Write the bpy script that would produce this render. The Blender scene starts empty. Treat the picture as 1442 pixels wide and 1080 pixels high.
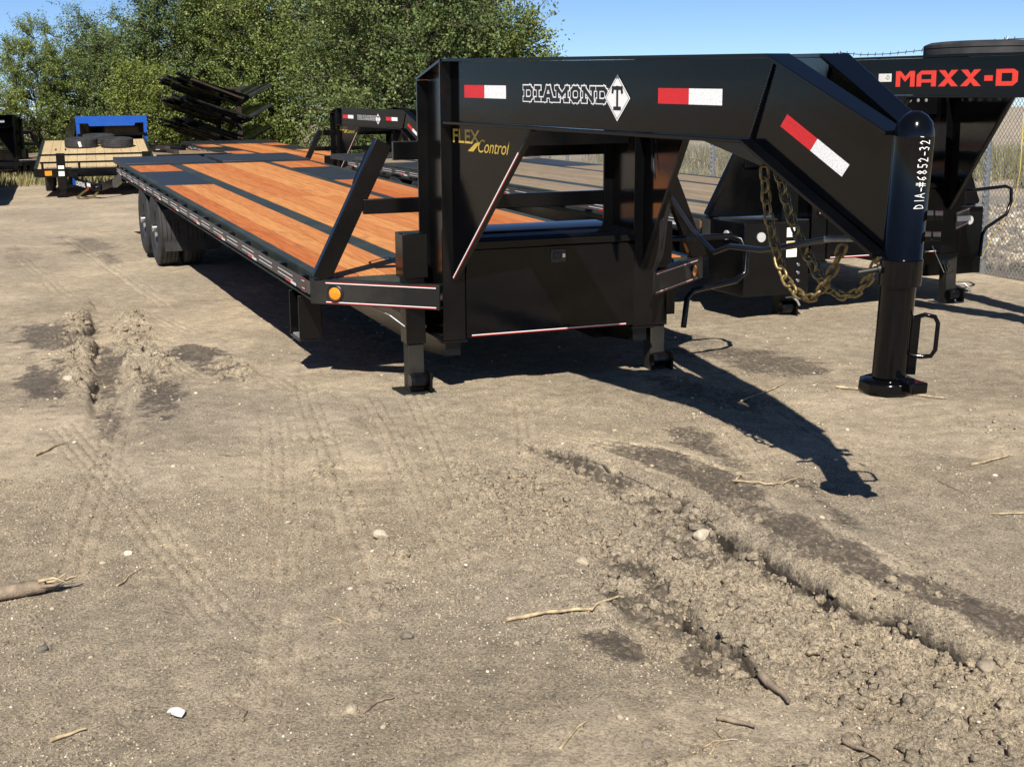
import bpy, math, random
import numpy as np
from mathutils import Matrix, Vector
R = math.radians
S = bpy.context.scene
random.seed(4)

# ---------------------------------------------------------------- camera
CAM = (7.955, -3.104, 1.588); YAW, PITCH, ROLL = 2.7734, 0.1942, -0.0164
def camera():
    d = Vector((math.cos(YAW)*math.cos(PITCH), math.sin(YAW)*math.cos(PITCH), -math.sin(PITCH)))
    r = Vector((math.sin(YAW), -math.cos(YAW), 0)); u = r.cross(d)
    r2 = math.cos(ROLL)*r + math.sin(ROLL)*u; u2 = -math.sin(ROLL)*r + math.cos(ROLL)*u
    m = Matrix((( r2.x, u2.x, -d.x, CAM[0]), (r2.y, u2.y, -d.y, CAM[1]), (r2.z, u2.z, -d.z, CAM[2]), (0, 0, 0, 1)))
    c = bpy.data.cameras.new('camera'); c.lens = 48.98; c.sensor_width = 36; c.clip_end = 2000; c.clip_start = 0.05
    o = bpy.data.objects.new('camera', c); S.collection.objects.link(o); o.matrix_world = m; S.camera = o
camera()

# ---------------------------------------------------------------- sky, sun, exposure
TOSUN = Vector((1.08, -0.46, 1.0)).normalized()
def light():
    w = bpy.data.worlds.new('World'); S.world = w; w.use_nodes = True
    nt = w.node_tree; bg = nt.nodes['Background']
    sky = nt.nodes.new('ShaderNodeTexSky'); sky.sky_type = 'NISHITA'; sky.sun_disc = False
    sky.sun_elevation = math.asin(TOSUN.z); sky.sun_rotation = math.atan2(TOSUN.x, TOSUN.y)
    sky.altitude = 1600; sky.air_density = 0.6; sky.dust_density = 0.0; sky.ozone_density = 5.0
    nt.links.new(sky.outputs[0], bg.inputs[0]); bg.inputs[1].default_value = 0.07
    l = bpy.data.lights.new('sun', 'SUN'); l.energy = 5.0; l.angle = R(0.53); l.color = (1.0, 0.94, 0.85)
    o = bpy.data.objects.new('sun', l); S.collection.objects.link(o)
    o.rotation_euler = (-TOSUN).to_track_quat('-Z', 'Y').to_euler(); o.location = (0, 0, 20)
light()
S.view_settings.view_transform = 'Standard'; S.view_settings.look = 'None'
S.view_settings.exposure = 0.62; S.view_settings.gamma = 1.0
S.view_settings.use_curve_mapping = False

# ---------------------------------------------------------------- materials
MATS = {}
def nmat(name):
    m = bpy.data.materials.new(name); m.use_nodes = True; MATS[name] = m
    return m, m.node_tree.nodes, m.node_tree.links, m.node_tree.nodes['Principled BSDF']
def ramp(N, stops):
    r = N.new('ShaderNodeValToRGB'); e = r.color_ramp.elements
    while len(e) < len(stops): e.new(0.5)
    for k, (p, c) in enumerate(stops): e[k].position = p; e[k].color = (*c, 1)
    return r
def coords(N, L, scale=(1, 1, 1), kind='Object', rand=False):
    t = N.new('ShaderNodeTexCoord'); m = N.new('ShaderNodeMapping'); m.inputs['Scale'].default_value = scale
    L.new(t.outputs[kind], m.inputs['Vector'])
    if rand:
        oi = N.new('ShaderNodeObjectInfo'); mu = N.new('ShaderNodeMath'); mu.operation = 'MULTIPLY'; mu.inputs[1].default_value = 60
        L.new(oi.outputs['Random'], mu.inputs[0]); cb = N.new('ShaderNodeCombineXYZ')
        for i in range(3): L.new(mu.outputs[0], cb.inputs[i])
        L.new(cb.outputs[0], m.inputs['Location'])
    return m.outputs[0]
def noise(N, L, vec, scale, detail=4, rough=0.55, dist=0):
    n = N.new('ShaderNodeTexNoise'); n.inputs['Scale'].default_value = scale; n.inputs['Detail'].default_value = detail
    n.inputs['Roughness'].default_value = rough; n.inputs['Distortion'].default_value = dist
    if vec is not None: L.new(vec, n.inputs['Vector'])
    return n
def mix(N, L, fac, a, b, mode='MIX'):
    x = N.new('ShaderNodeMix'); x.data_type = 'RGBA'; x.blend_type = mode
    for sock, v in ((x.inputs['Factor'], fac), (x.inputs['A'], a), (x.inputs['B'], b)):
        if hasattr(v, 'links'): L.new(v, sock)
        elif isinstance(v, (int, float)): sock.default_value = v
        else: sock.default_value = (*v, 1)
    return x.outputs['Result']
def simple(name, col, rough=0.5, metal=0.0, var=0.25, vs=6.0, spec=0.5, bump=0.0):
    m, N, L, B = nmat(name)
    v = coords(N, L); n = noise(N, L, v, vs, 5)
    c = ramp(N, [(0.3, tuple(x*(1-var) for x in col)), (0.7, tuple(min(1, x*(1+var)) for x in col))])
    L.new(n.outputs[0], c.inputs[0]); L.new(c.outputs[0], B.inputs['Base Color'])
    B.inputs['Roughness'].default_value = rough; B.inputs['Metallic'].default_value = metal
    B.inputs['Specular IOR Level'].default_value = spec
    if bump:
        b = N.new('ShaderNodeBump'); b.inputs['Strength'].default_value = bump; b.inputs['Distance'].default_value = 0.01
        n2 = noise(N, L, v, vs*8, 3); L.new(n2.outputs[0], b.inputs['Height']); L.new(b.outputs[0], B.inputs['Normal'])
    return m
def paint(name, col, rough, dust=(0.055, 0.047, 0.038), amount=0.5, wave=0.0):
    m, N, L, B = nmat(name)
    v = coords(N, L)
    n1 = noise(N, L, v, 2.2, 6, 0.62); n2 = noise(N, L, v, 70, 3, 0.7)
    r1 = ramp(N, [(0.42, (0, 0, 0)), (0.75, (amount,)*3)]); L.new(n1.outputs[0], r1.inputs[0])
    r2 = ramp(N, [(0.64, (0, 0, 0)), (0.80, (0.22,)*3)]); L.new(n2.outputs[0], r2.inputs[0])
    f = mix(N, L, 1.0, r1.outputs[0], r2.outputs[0], 'ADD')
    L.new(mix(N, L, f, col, dust), B.inputs['Base Color'])
    ro = N.new('ShaderNodeMapRange'); L.new(f, ro.inputs[0]); ro.inputs[3].default_value = rough; ro.inputs[4].default_value = min(1, rough+0.35)
    L.new(ro.outputs[0], B.inputs['Roughness']); B.inputs['Specular IOR Level'].default_value = 0.3
    b = N.new('ShaderNodeBump'); b.inputs['Strength'].default_value = 0.05+wave; b.inputs['Distance'].default_value = 0.004
    n3 = noise(N, L, v, 9, 2); L.new(n3.outputs[0], b.inputs['Height']); L.new(b.outputs[0], B.inputs['Normal'])
    return m
def wood(name, base, alt, dark, rough=0.55, planky=1.0):
    m, N, L, B = nmat(name)
    v = coords(N, L, (0.55, 7, 7), rand=True); v2 = coords(N, L, (3, 70, 70), rand=True); v3 = coords(N, L, (1.3, 3.2, 3), rand=True)
    n1 = noise(N, L, v, 1.0, 5, 0.6, 1.2); n2 = noise(N, L, v2, 1.0, 4, 0.6, 0.6); n3 = noise(N, L, v3, 1.0, 4, 0.65, 0.5)
    oi = N.new('ShaderNodeObjectInfo')
    r0 = ramp(N, [(0.0, base), (0.45, tuple(0.5*(a+b) for a, b in zip(base, alt))), (1.0, alt)])
    ad = N.new('ShaderNodeMath'); ad.operation = 'MULTIPLY_ADD'; ad.inputs[1].default_value = 0.55*planky; ad.inputs[2].default_value = -0.22*planky
    L.new(oi.outputs['Random'], ad.inputs[0]); ad2 = N.new('ShaderNodeMath'); ad2.use_clamp = True
    L.new(ad.outputs[0], ad2.inputs[0]); L.new(n1.outputs[0], ad2.inputs[1]); L.new(ad2.outputs[0], r0.inputs[0])
    g = ramp(N, [(0.35, (0.62, 0.55, 0.5)), (0.6, (1.0, 1.0, 1.0))]); L.new(n2.outputs[0], g.inputs[0])
    c = mix(N, L, 0.8, r0.outputs[0], g.outputs[0], 'MULTIPLY')
    s = ramp(N, [(0.64, (0, 0, 0)), (0.78, (0.75,)*3)]); L.new(n3.outputs[0], s.inputs[0])
    L.new(mix(N, L, s.outputs[0], c, dark), B.inputs['Base Color']); B.inputs['Roughness'].default_value = rough
    B.inputs['Specular IOR Level'].default_value = 0.15
    b = N.new('ShaderNodeBump'); b.inputs['Strength'].default_value = 0.35; b.inputs['Distance'].default_value = 0.004
    L.new(n2.outputs[0], b.inputs['Height']); L.new(b.outputs[0], B.inputs['Normal'])
    return m
paint('gloss_black', (0.0014, 0.0017, 0.0026), 0.09, dust=(0.012, 0.0105, 0.009), amount=0.16, wave=0.06)
paint('black_paint', (0.0020, 0.0022, 0.0028), 0.18, dust=(0.017, 0.015, 0.0125), amount=0.25)
paint('dusty_black', (0.009, 0.0092, 0.009), 0.4, dust=(0.045, 0.040, 0.033), amount=0.6)
paint('deck_steel', (0.026, 0.034, 0.028), 0.42, dust=(0.075, 0.082, 0.066), amount=0.6)
paint('plate_steel', (0.018, 0.021, 0.026), 0.36, dust=(0.06, 0.06, 0.06), amount=0.4)
paint('rail_face', (0.05, 0.043, 0.04), 0.4, dust=(0.13, 0.10, 0.085), amount=0.8)
paint('rust_steel', (0.035, 0.026, 0.022), 0.6, dust=(0.075, 0.048, 0.035), amount=0.7)
paint('blue_paint', (0.012, 0.075, 0.36), 0.3, dust=(0.06, 0.12, 0.3), amount=0.3)
paint('pale_paint', (0.42, 0.37, 0.30), 0.5, dust=(0.2, 0.15, 0.1), amount=0.9)
wood('fir_deck', (0.62, 0.285, 0.098), (0.47, 0.138, 0.040), (0.12, 0.06, 0.03), rough=.7, planky=1.7)
wood('weathered_deck', (0.36, 0.285, 0.185), (0.25, 0.19, 0.125), (0.10, 0.075, 0.05))
wood('pine_deck', (0.66, 0.52, 0.30), (0.55, 0.42, 0.23), (0.3, 0.2, 0.1))
simple('rubber', (0.022, 0.022, 0.023), 0.75, var=0.5, vs=9)
simple('rim_steel', (0.035, 0.036, 0.04), 0.4)
simple('chrome', (0.65, 0.66, 0.68), 0.22, metal=1.0, var=0.1)
simple('galvanised', (0.45, 0.47, 0.48), 0.45, metal=0.7, var=0.25, vs=20)
simple('chain_zinc', (0.30, 0.235, 0.105), 0.4, metal=0.85, var=0.45, vs=40)
simple('chain_rust', (0.27, 0.20, 0.085), 0.5, metal=0.7, var=0.5, vs=40)
simple('amber_lens', (0.75, 0.23, 0.015), 0.2, var=0.35, vs=120)
simple('white_lens', (0.42, 0.42, 0.41), 0.2, var=0.1)
simple('red_lens', (0.45, 0.012, 0.01), 0.25, var=0.2)
simple('white_vinyl', (0.80, 0.80, 0.80), 0.4, var=0.03)
simple('black_vinyl', (0.006, 0.007, 0.010), 0.3, var=0.05)
simple('gold_vinyl', (0.52, 0.36, 0.055), 0.35, var=0.12)
simple('red_vinyl', (0.36, 0.018, 0.016), 0.4, var=0.05)
simple('bright_red_vinyl', (0.80, 0.055, 0.035), 0.4, var=0.05)
simple('yellow_rope', (0.62, 0.48, 0.10), 0.7)
simple('marker_ink', (0.82, 0.82, 0.80), 0.6, var=0.1, vs=60)
simple('label_paper', (0.75, 0.74, 0.68), 0.6, var=0.1)
simple('hose_black', (0.010, 0.010, 0.012), 0.35)
simple('straw', (0.40, 0.31, 0.185), 0.8, var=0.5, vs=30)
simple('dead_wood', (0.22, 0.17, 0.12), 0.8, var=0.5, vs=22, bump=0.6)
simple('bark', (0.075, 0.058, 0.042), 0.85, var=0.45, vs=9, bump=0.8)
simple('paper_white', (0.72, 0.72, 0.71), 0.7, var=0.08)
simple('white_siding', (0.74, 0.75, 0.75), 0.6, var=0.06)
simple('window_glass', (0.03, 0.035, 0.04), 0.08)
def tape(name, col):
    m, N, L, B = nmat(name)
    v = coords(N, L); vo = N.new('ShaderNodeTexVoronoi'); vo.inputs['Scale'].default_value = 130; L.new(v, vo.inputs['Vector'])
    c = ramp(N, [(0.0, tuple(x*0.62 for x in col)), (0.55, col)]); L.new(vo.outputs['Distance'], c.inputs[0])
    L.new(c.outputs[0], B.inputs['Base Color']); B.inputs['Roughness'].default_value = 0.35
tape('tape_red', (0.62, 0.018, 0.022)); tape('tape_white', (0.86, 0.87, 0.88))
def leafmat(name, cols, trans=0.2):
    m, N, L, B = nmat(name)
    at = N.new('ShaderNodeAttribute'); at.attribute_name = 'tone'
    c = ramp(N, [(k/(len(cols)-1), q) for k, q in enumerate(cols)]); L.new(at.outputs['Fac'], c.inputs[0])
    L.new(c.outputs[0], B.inputs['Base Color']); B.inputs['Roughness'].default_value = 0.5; B.inputs['Specular IOR Level'].default_value = 0.35
    tr = N.new('ShaderNodeBsdfTranslucent'); L.new(c.outputs[0], tr.inputs[0])
    ms = N.new('ShaderNodeMixShader'); ms.inputs[0].default_value = trans
    L.new(B.outputs[0], ms.inputs[1]); L.new(tr.outputs[0], ms.inputs[2]); L.new(ms.outputs[0], N['Material Output'].inputs[0])
leafmat('leaf_green', [(0.075, 0.112, 0.028), (0.16, 0.20, 0.050), (0.27, 0.30, 0.08)])
leafmat('leaf_dark', [(0.056, 0.088, 0.030), (0.125, 0.168, 0.052), (0.225, 0.27, 0.09)])
leafmat('leaf_yellow', [(0.10, 0.135, 0.028), (0.17, 0.205, 0.042), (0.28, 0.30, 0.065)])
leafmat('grass_blade', [(0.13, 0.14, 0.05), (0.26, 0.23, 0.10), (0.42, 0.35, 0.18)], 0.2)
def soil():
    m, N, L, B = nmat('soil')
    v = coords(N, L)
    at = N.new('ShaderNodeAttribute'); at.attribute_name = 'damp_shade'  # real moist patches, plus shade painted along the torn edges
    gr = N.new('ShaderNodeAttribute'); gr.attribute_name = 'gravel'
    n1 = noise(N, L, v, 0.7, 6, 0.6); n2 = noise(N, L, v, 9, 6, 0.65); n3 = noise(N, L, v, 100, 5, 0.72); n4 = noise(N, L, v, 240, 3, 0.75)
    dry = ramp(N, [(0.30, (0.295, 0.246, 0.178)), (0.52, (0.415, 0.346, 0.248)), (0.72, (0.52, 0.432, 0.306))]); L.new(n1.outputs[0], dry.inputs[0])
    n6 = noise(N, L, v, 0.42, 4, 0.6, 0.8); r6 = ramp(N, [(0.44, (0, 0, 0)), (0.60, (0.7,)*3)]); L.new(n6.outputs[0], r6.inputs[0]); dryc = mix(N, L, r6.outputs[0], dry.outputs[0], (0.375, 0.322, 0.245))
    f2 = ramp(N, [(0.30, (0.70, 0.695, 0.69)), (0.70, (1.22, 1.20, 1.18))]); L.new(n2.outputs[0], f2.inputs[0])
    c = mix(N, L, 1.0, dryc, f2.outputs[0], 'MULTIPLY')
    f3 = ramp(N, [(0.36, (0.34, 0.33, 0.32)), (0.48, (0.98, 0.98, 0.98)), (0.64, (1.55, 1.52, 1.48))]); L.new(n3.outputs[0], f3.inputs[0])
    pk = N.new('ShaderNodeAttribute'); pk.attribute_name = 'pack'
    smooth_c = c; c = mix(N, L, 0.85, c, f3.outputs[0], 'MULTIPLY')
    f4 = ramp(N, [(0.34, (0.5, 0.49, 0.48)), (0.5, (1.0, 1.0, 1.0)), (0.68, (1.4, 1.39, 1.37))]); L.new(n4.outputs[0], f4.inputs[0]); c = mix(N, L, 0.9, c, f4.outputs[0], 'MULTIPLY')
    n5 = noise(N, L, v, 26, 5, 0.75, 0.6); f5 = ramp(N, [(0.30, (0.45, 0.44, 0.43)), (0.41, (1, 1, 1))]); L.new(n5.outputs[0], f5.inputs[0]); c = mix(N, L, 0.9, c, f5.outputs[0], 'MULTIPLY')
    vo = N.new('ShaderNodeTexVoronoi'); vo.inputs['Scale'].default_value = 95; L.new(v, vo.inputs['Vector'])
    sp = ramp(N, [(0.10, (1, 1, 1)), (0.22, (0, 0, 0))]); L.new(vo.outputs['Distance'], sp.inputs[0])
    spf = N.new('ShaderNodeMath'); spf.operation = 'MULTIPLY'; L.new(sp.outputs[0], spf.inputs[0])
    spm = ramp(N, [(0.45, (0, 0, 0)), (0.62, (0.8,)*3)]); L.new(noise(N, L, v, 3.5, 4).outputs[0], spm.inputs[0]); L.new(spm.outputs[0], spf.inputs[1])
    vc = ramp(N, [(0.0, (0.20, 0.18, 0.16)), (0.55, (0.42, 0.36, 0.28)), (1.0, (0.66, 0.60, 0.50))]); L.new(vo.outputs['Color'], vc.inputs[0])
    c = mix(N, L, spf.outputs[0], c, vc.outputs[0])
    lite = mix(N, L, 0.6, smooth_c, f3.outputs[0], 'MULTIPLY'); lite = mix(N, L, 1.0, lite, (1.10, 1.09, 1.08), 'MULTIPLY')
    pm = N.new('ShaderNodeMath'); pm.operation = 'MULTIPLY'; pm.inputs[1].default_value = .85; L.new(pk.outputs['Fac'], pm.inputs[0]); c = mix(N, L, pm.outputs[0], c, lite)
    gcol = ramp(N, [(0.35, (0.12, 0.105, 0.09)), (0.5, (0.24, 0.21, 0.175)), (0.72, (0.42, 0.37, 0.31))]); L.new(n3.outputs[0], gcol.inputs[0])
    c = mix(N, L, gr.outputs['Fac'], c, gcol.outputs[0])
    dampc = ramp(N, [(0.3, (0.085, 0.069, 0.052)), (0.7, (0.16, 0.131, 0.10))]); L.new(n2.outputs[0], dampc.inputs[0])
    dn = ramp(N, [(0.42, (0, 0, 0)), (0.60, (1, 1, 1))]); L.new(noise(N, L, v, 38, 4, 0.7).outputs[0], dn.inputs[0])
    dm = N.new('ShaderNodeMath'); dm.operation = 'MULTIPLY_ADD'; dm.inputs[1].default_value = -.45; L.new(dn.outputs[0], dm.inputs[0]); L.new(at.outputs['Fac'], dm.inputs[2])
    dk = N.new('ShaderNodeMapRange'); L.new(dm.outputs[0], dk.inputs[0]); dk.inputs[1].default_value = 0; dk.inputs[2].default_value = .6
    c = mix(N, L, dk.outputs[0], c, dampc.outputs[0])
    wk = N.new('ShaderNodeMapRange'); L.new(at.outputs['Fac'], wk.inputs[0]); wk.inputs[1].default_value = .84; wk.inputs[2].default_value = .98; c = mix(N, L, wk.outputs[0], c, (0.040, 0.032, 0.025))  # near-black soil colour paints the shade inside the cracks
    L.new(c, B.inputs['Base Color'])
    ro = N.new('ShaderNodeMapRange'); L.new(at.outputs['Fac'], ro.inputs[0]); ro.inputs[3].default_value = 0.92; ro.inputs[4].default_value = 0.62
    L.new(ro.outputs[0], B.inputs['Roughness']); B.inputs['Specular IOR Level'].default_value = 0.25
    b1 = N.new('ShaderNodeBump'); bs = N.new('ShaderNodeMapRange'); L.new(pk.outputs['Fac'], bs.inputs[0]); bs.inputs[3].default_value = 1.0; bs.inputs[4].default_value = 0.55; L.new(bs.outputs[0], b1.inputs['Strength']); b1.inputs['Distance'].default_value = 0.016; L.new(n3.outputs[0], b1.inputs['Height'])
    b2 = N.new('ShaderNodeBump'); b2.inputs['Strength'].default_value = 0.7; b2.inputs['Distance'].default_value = 0.004
    L.new(n4.outputs[0], b2.inputs['Height']); L.new(b1.outputs[0], b2.inputs['Normal']); L.new(b2.outputs[0], B.inputs['Normal'])
soil()
def stone():
    m, N, L, B = nmat('pebble')
    at = N.new('ShaderNodeAttribute'); at.attribute_name = 'tone'
    c = ramp(N, [(0.0, (0.13, 0.115, 0.10)), (0.35, (0.27, 0.225, 0.165)), (0.75, (0.43, 0.36, 0.265)), (1.0, (0.66, 0.60, 0.50))]); L.new(at.outputs['Fac'], c.inputs[0])
    n = noise(N, L, coords(N, L), 140, 3); f = ramp(N, [(0.3, (0.75,)*3), (0.7, (1.15,)*3)]); L.new(n.outputs[0], f.inputs[0])
    L.new(mix(N, L, 1.0, c.outputs[0], f.outputs[0], 'MULTIPLY'), B.inputs['Base Color']); B.inputs['Roughness'].default_value = 0.9; B.inputs['Specular IOR Level'].default_value = 0.25
stone()

# ---------------------------------------------------------------- mesh helpers
def tag(o, label=None, cat=None, group=None, kind=None):
    if label: o['label'] = label
    if cat: o['category'] = cat
    if group: o['group'] = group
    if kind: o['kind'] = kind
    return o
def empty(name, loc=(0, 0, 0), rot=(0, 0, 0), parent=None):
    o = bpy.data.objects.new(name, None); S.collection.objects.link(o); o.location = loc; o.rotation_euler = rot; o.empty_display_size = 0.2
    if parent: o.parent = parent
    return o
def link_mesh(name, me, parent=None):
    o = bpy.data.objects.new(name, me); S.collection.objects.link(o)
    if parent: o.parent = parent
    return o
class MB:
    def __init__(s): s.v = []; s.f = []
    def add(s, vs, fs):
        b = len(s.v); s.v += [tuple(map(float, p)) for p in vs]; s.f += [tuple(b+i for i in f) for f in fs]; return s
    def box(s, x0, x1, y0, y1, z0, z1):
        return s.add([(x, y, z) for z in (z0, z1) for x, y in ((x0, y0), (x1, y0), (x1, y1), (x0, y1))],
                     [(3, 2, 1, 0), (4, 5, 6, 7), (0, 1, 5, 4), (1, 2, 6, 5), (2, 3, 7, 6), (3, 0, 4, 7)])
    def bar(s, p, q, w, h, up=(0, 0, 1), ext=0):
        p, q = Vector(p), Vector(q); d = (q-p).normalized(); p = p-d*ext; q = q+d*ext
        a = d.cross(Vector(up))
        if a.length < 1e-4: a = d.cross(Vector((1, 0, 0)))
        a.normalize(); b = a.cross(d).normalized(); a *= w/2; b *= h/2
        vs = [p-a-b, p+a-b, p+a+b, p-a+b, q-a-b, q+a-b, q+a+b, q-a+b]
        return s.add(vs, [(0, 1, 2, 3), (7, 6, 5, 4), (1, 0, 4, 5), (2, 1, 5, 6), (3, 2, 6, 7), (0, 3, 7, 4)])
    def tube(s, pts, r, n=8, closed=False, cap=True):
        P = [Vector(p) for p in pts]; m = len(P); rs = r if isinstance(r, (list, tuple)) else [r]*m
        prev = None; base = len(s.v); vs = []
        for i in range(m):
            if closed: d = P[(i+1) % m]-P[i-1]
            else: d = P[min(i+1, m-1)]-P[max(i-1, 0)]
            d.normalize()
            if prev is None:
                a = d.cross(Vector((0, 0, 1)))
                if a.length < 1e-3: a = d.cross(Vector((1, 0, 0)))
            else: a = prev-d*prev.dot(d)
            a.normalize(); prev = a; b = d.cross(a)
            vs += [P[i]+rs[i]*(math.cos(2*math.pi*k/n)*a+math.sin(2*math.pi*k/n)*b) for k in range(n)]
        fs = []
        for i in range(m if closed else m-1):
            j = (i+1) % m
            fs += [(i*n+k, i*n+(k+1) % n, j*n+(k+1) % n, j*n+k) for k in range(n)]
        if cap and not closed: fs += [tuple(range(n))[::-1], tuple((m-1)*n+k for k in range(n))]
        return s.add(vs, fs)
    def lathe(s, prof, n=32, axis='Z', c=(0, 0, 0), close=False):
        vs = []
        for k in range(n):
            a = 2*math.pi*k/n
            for r, h in prof:
                x, y = r*math.cos(a), r*math.sin(a)
                p = {'Z': (x, y, h), 'Y': (x, h, y), 'X': (h, x, y)}[axis]
                vs.append((p[0]+c[0], p[1]+c[1], p[2]+c[2]))
        m = len(prof); fs = []
        for k in range(n):
            j = (k+1) % n
            for i in range(m if close else m-1):
                fs.append((k*m+i, j*m+i, j*m+(i+1) % m, k*m+(i+1) % m))
        return s.add(vs, fs)
    def prism(s, poly, d):        # planar polygon (3D points) extruded by vector d
        P = [Vector(p) for p in poly]; d = Vector(d); n = len(P)
        return s.add(P+[p+d for p in P], [tuple(range(n))[::-1], tuple(range(n, 2*n))]+[(i, (i+1) % n, n+(i+1) % n, n+i) for i in range(n)])
    def mesh(s, name, mat, smooth=False):
        me = bpy.data.meshes.new(name); me.from_pydata(s.v, [], s.f); me.validate()
        import bmesh
        bm = bmesh.new(); bm.from_mesh(me); bmesh.ops.recalc_face_normals(bm, faces=bm.faces); bm.to_mesh(me); bm.free()
        me.materials.append(MATS[mat])
        if smooth: me.shade_smooth() if smooth is True else me.set_sharp_from_angle(angle=R(smooth))
        if smooth and smooth is not True:
            me.shade_smooth(); me.set_sharp_from_angle(angle=R(smooth))
        return me
    def build(s, name, mat, parent=None, smooth=False, bevel=0.0):
        o = link_mesh(name, s.mesh(name, mat, smooth), parent)
        if bevel:
            b = o.modifiers.new('bevel', 'BEVEL'); b.width = bevel; b.segments = 2; b.limit_method = 'ANGLE'; b.angle_limit = R(40)
            o.data.shade_smooth(); o.data.set_sharp_from_angle(angle=R(35))
        return o
def quad_mesh(name, quads, mat, parent, shade=None):
    vs = []; fs = []
    for q in quads:
        b = len(vs); vs += [tuple(p) for p in q]; fs.append(tuple(range(b, b+len(q))))
    me = bpy.data.meshes.new(name); me.from_pydata(vs, [], fs); me.materials.append(MATS[mat])
    return link_mesh(name, me, parent)
class Plane2:                       # a flat frame on a surface, for lettering and tape
    def __init__(s, o, u, v): s.o = Vector(o); s.u = Vector(u).normalized(); s.v = Vector(v).normalized(); s.n = s.u.cross(s.v)
    def p(s, x, y, e=0.0): return s.o+s.u*x+s.v*y+s.n*e
    def rect(s, x0, x1, y0, y1, e): return [s.p(x0, y0, e), s.p(x1, y0, e), s.p(x1, y1, e), s.p(x0, y1, e)]
    def poly(s, pts, e): return [s.p(x, y, e) for x, y in pts]
    def stroke(s, lines, w, e, x0, y0, sx, sy, shear=0.0, ext=None):
        out = []; k = 0; ext = w/2 if ext is None else ext
        for ln in lines:
            for a, b in zip(ln[:-1], ln[1:]):
                A = Vector((x0+a[0]*sx+shear*a[1]*sy, y0+a[1]*sy)); Bv = Vector((x0+b[0]*sx+shear*b[1]*sy, y0+b[1]*sy))
                d = Bv-A
                if d.length < 1e-6: continue
                d.normalize(); t = Vector((-d.y, d.x))*w/2; A2 = A-d*ext; B2 = Bv+d*ext
                out.append([s.p(*(A2-t), e+k*4e-5), s.p(*(B2-t), e+k*4e-5), s.p(*(B2+t), e+k*4e-5), s.p(*(A2+t), e+k*4e-5)]); k += 1
        return out
SLAB = {  # blocky slab-serif capitals, unit box
 'D': [[(.12, 0), (.12, 1)], [(0, 0), (.7, 0), (.92, .22), (.92, .78), (.7, 1), (0, 1)]],
 'I': [[(.5, 0), (.5, 1)], [(.12, 0), (.88, 0)], [(.12, 1), (.88, 1)]],
 'A': [[(.1, 0), (.4, 1), (.6, 1), (.9, 0)], [(.25, .33), (.75, .33)], [(-.05, 0), (.25, 0)], [(.75, 0), (1.05, 0)]],
 'M': [[(.1, 0), (.1, 1), (.5, .4), (.9, 1), (.9, 0)], [(-.02, 0), (.24, 0)], [(.76, 0), (1.02, 0)], [(-.02, 1), (.14, 1)], [(.86, 1), (1.02, 1)]],
 'O': [[(.1, .22), (.1, .78), (.3, 1), (.7, 1), (.9, .78), (.9, .22), (.7, 0), (.3, 0), (.1, .22)]],
 'N': [[(.12, 0), (.12, 1), (.88, 0), (.88, 1)], [(-.02, 0), (.26, 0)], [(.74, 1), (1.02, 1)], [(-.02, 1), (.16, 1)]],
 'T': [[(.5, 0), (.5, 1)], [(.05, .82), (.05, 1), (.95, 1), (.95, .82)], [(.28, 0), (.72, 0)]]}
HAND = {
 'D': [[(.1, 0), (.1, 1), (.6, .8), (.75, .5), (.6, .15), (.1, 0)]], 'I': [[(.4, 0), (.4, 1)]],
 'A': [[(0, 0), (.4, 1), (.8, 0)], [(.15, .4), (.65, .4)]], '-': [[(.1, .45), (.7, .45)]],
 '#': [[(.2, 0), (.35, 1)], [(.5, 0), (.65, 1)], [(0, .35), (.8, .35)], [(.05, .65), (.85, .65)]],
 '6': [[(.7, .95), (.3, .75), (.1, .3), (.35, 0), (.65, .2), (.5, .45), (.15, .35)]],
 '8': [[(.4, .55), (.15, .75), (.4, 1), (.65, .78), (.4, .55), (.1, .25), (.4, 0), (.72, .25), (.4, .55)]],
 '5': [[(.7, 1), (.2, 1), (.2, .58), (.6, .55), (.7, .25), (.45, 0), (.1, .1)]],
 '2': [[(.1, .8), (.35, 1), (.65, .8), (.5, .45), (.1, 0), (.75, .03)]],
 '3': [[(.15, .95), (.5, 1), (.65, .75), (.35, .55), (.7, .35), (.5, 0), (.1, .08)]], "'": [[(.3, 1), (.25, .75)]]}
BLOCK = {'M': [[(0, 0), (.24, 0), (.24, 1), (0, 1)], [(.76, 0), (1, 0), (1, 1), (.76, 1)], [(.24, 1), (.24, .66), (.5, .30), (.5, .64)], [(.76, 1), (.5, .64), (.5, .30), (.76, .66)]],
 'A': [[(0, 0), (.25, 0), (.25, .86), (0, .72)], [(.75, 0), (1, 0), (1, 1), (.75, 1)], [(.25, .74), (.75, .74), (.75, 1), (.25, 1), (0, .72)], [(.25, .24), (.75, .24), (.75, .44), (.25, .44)]],
 'X': [[(0, 0), (.34, 0), (.62, .42), (.5, .66)], [(1, 0), (.5, .66), (.38, .42), (.66, 0)], [(0, 1), (.38, .5), (.62, .5), (.34, 1)], [(1, 1), (.66, 1), (.38, .5), (.62, .5)]],
 '-': [[(.1, .30), (.9, .30), (.9, .62), (.1, .62)]],
 'D': [[(0, 0), (.26, 0), (.26, 1), (0, 1)], [(.26, 0), (.78, 0), (.74, .26), (.26, .26)], [(.26, .74), (.74, .74), (.78, 1), (.26, 1)], [(.74, .26), (.78, 0), (1, .24), (1, .80), (.78, 1), (.74, .74)]]}
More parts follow.
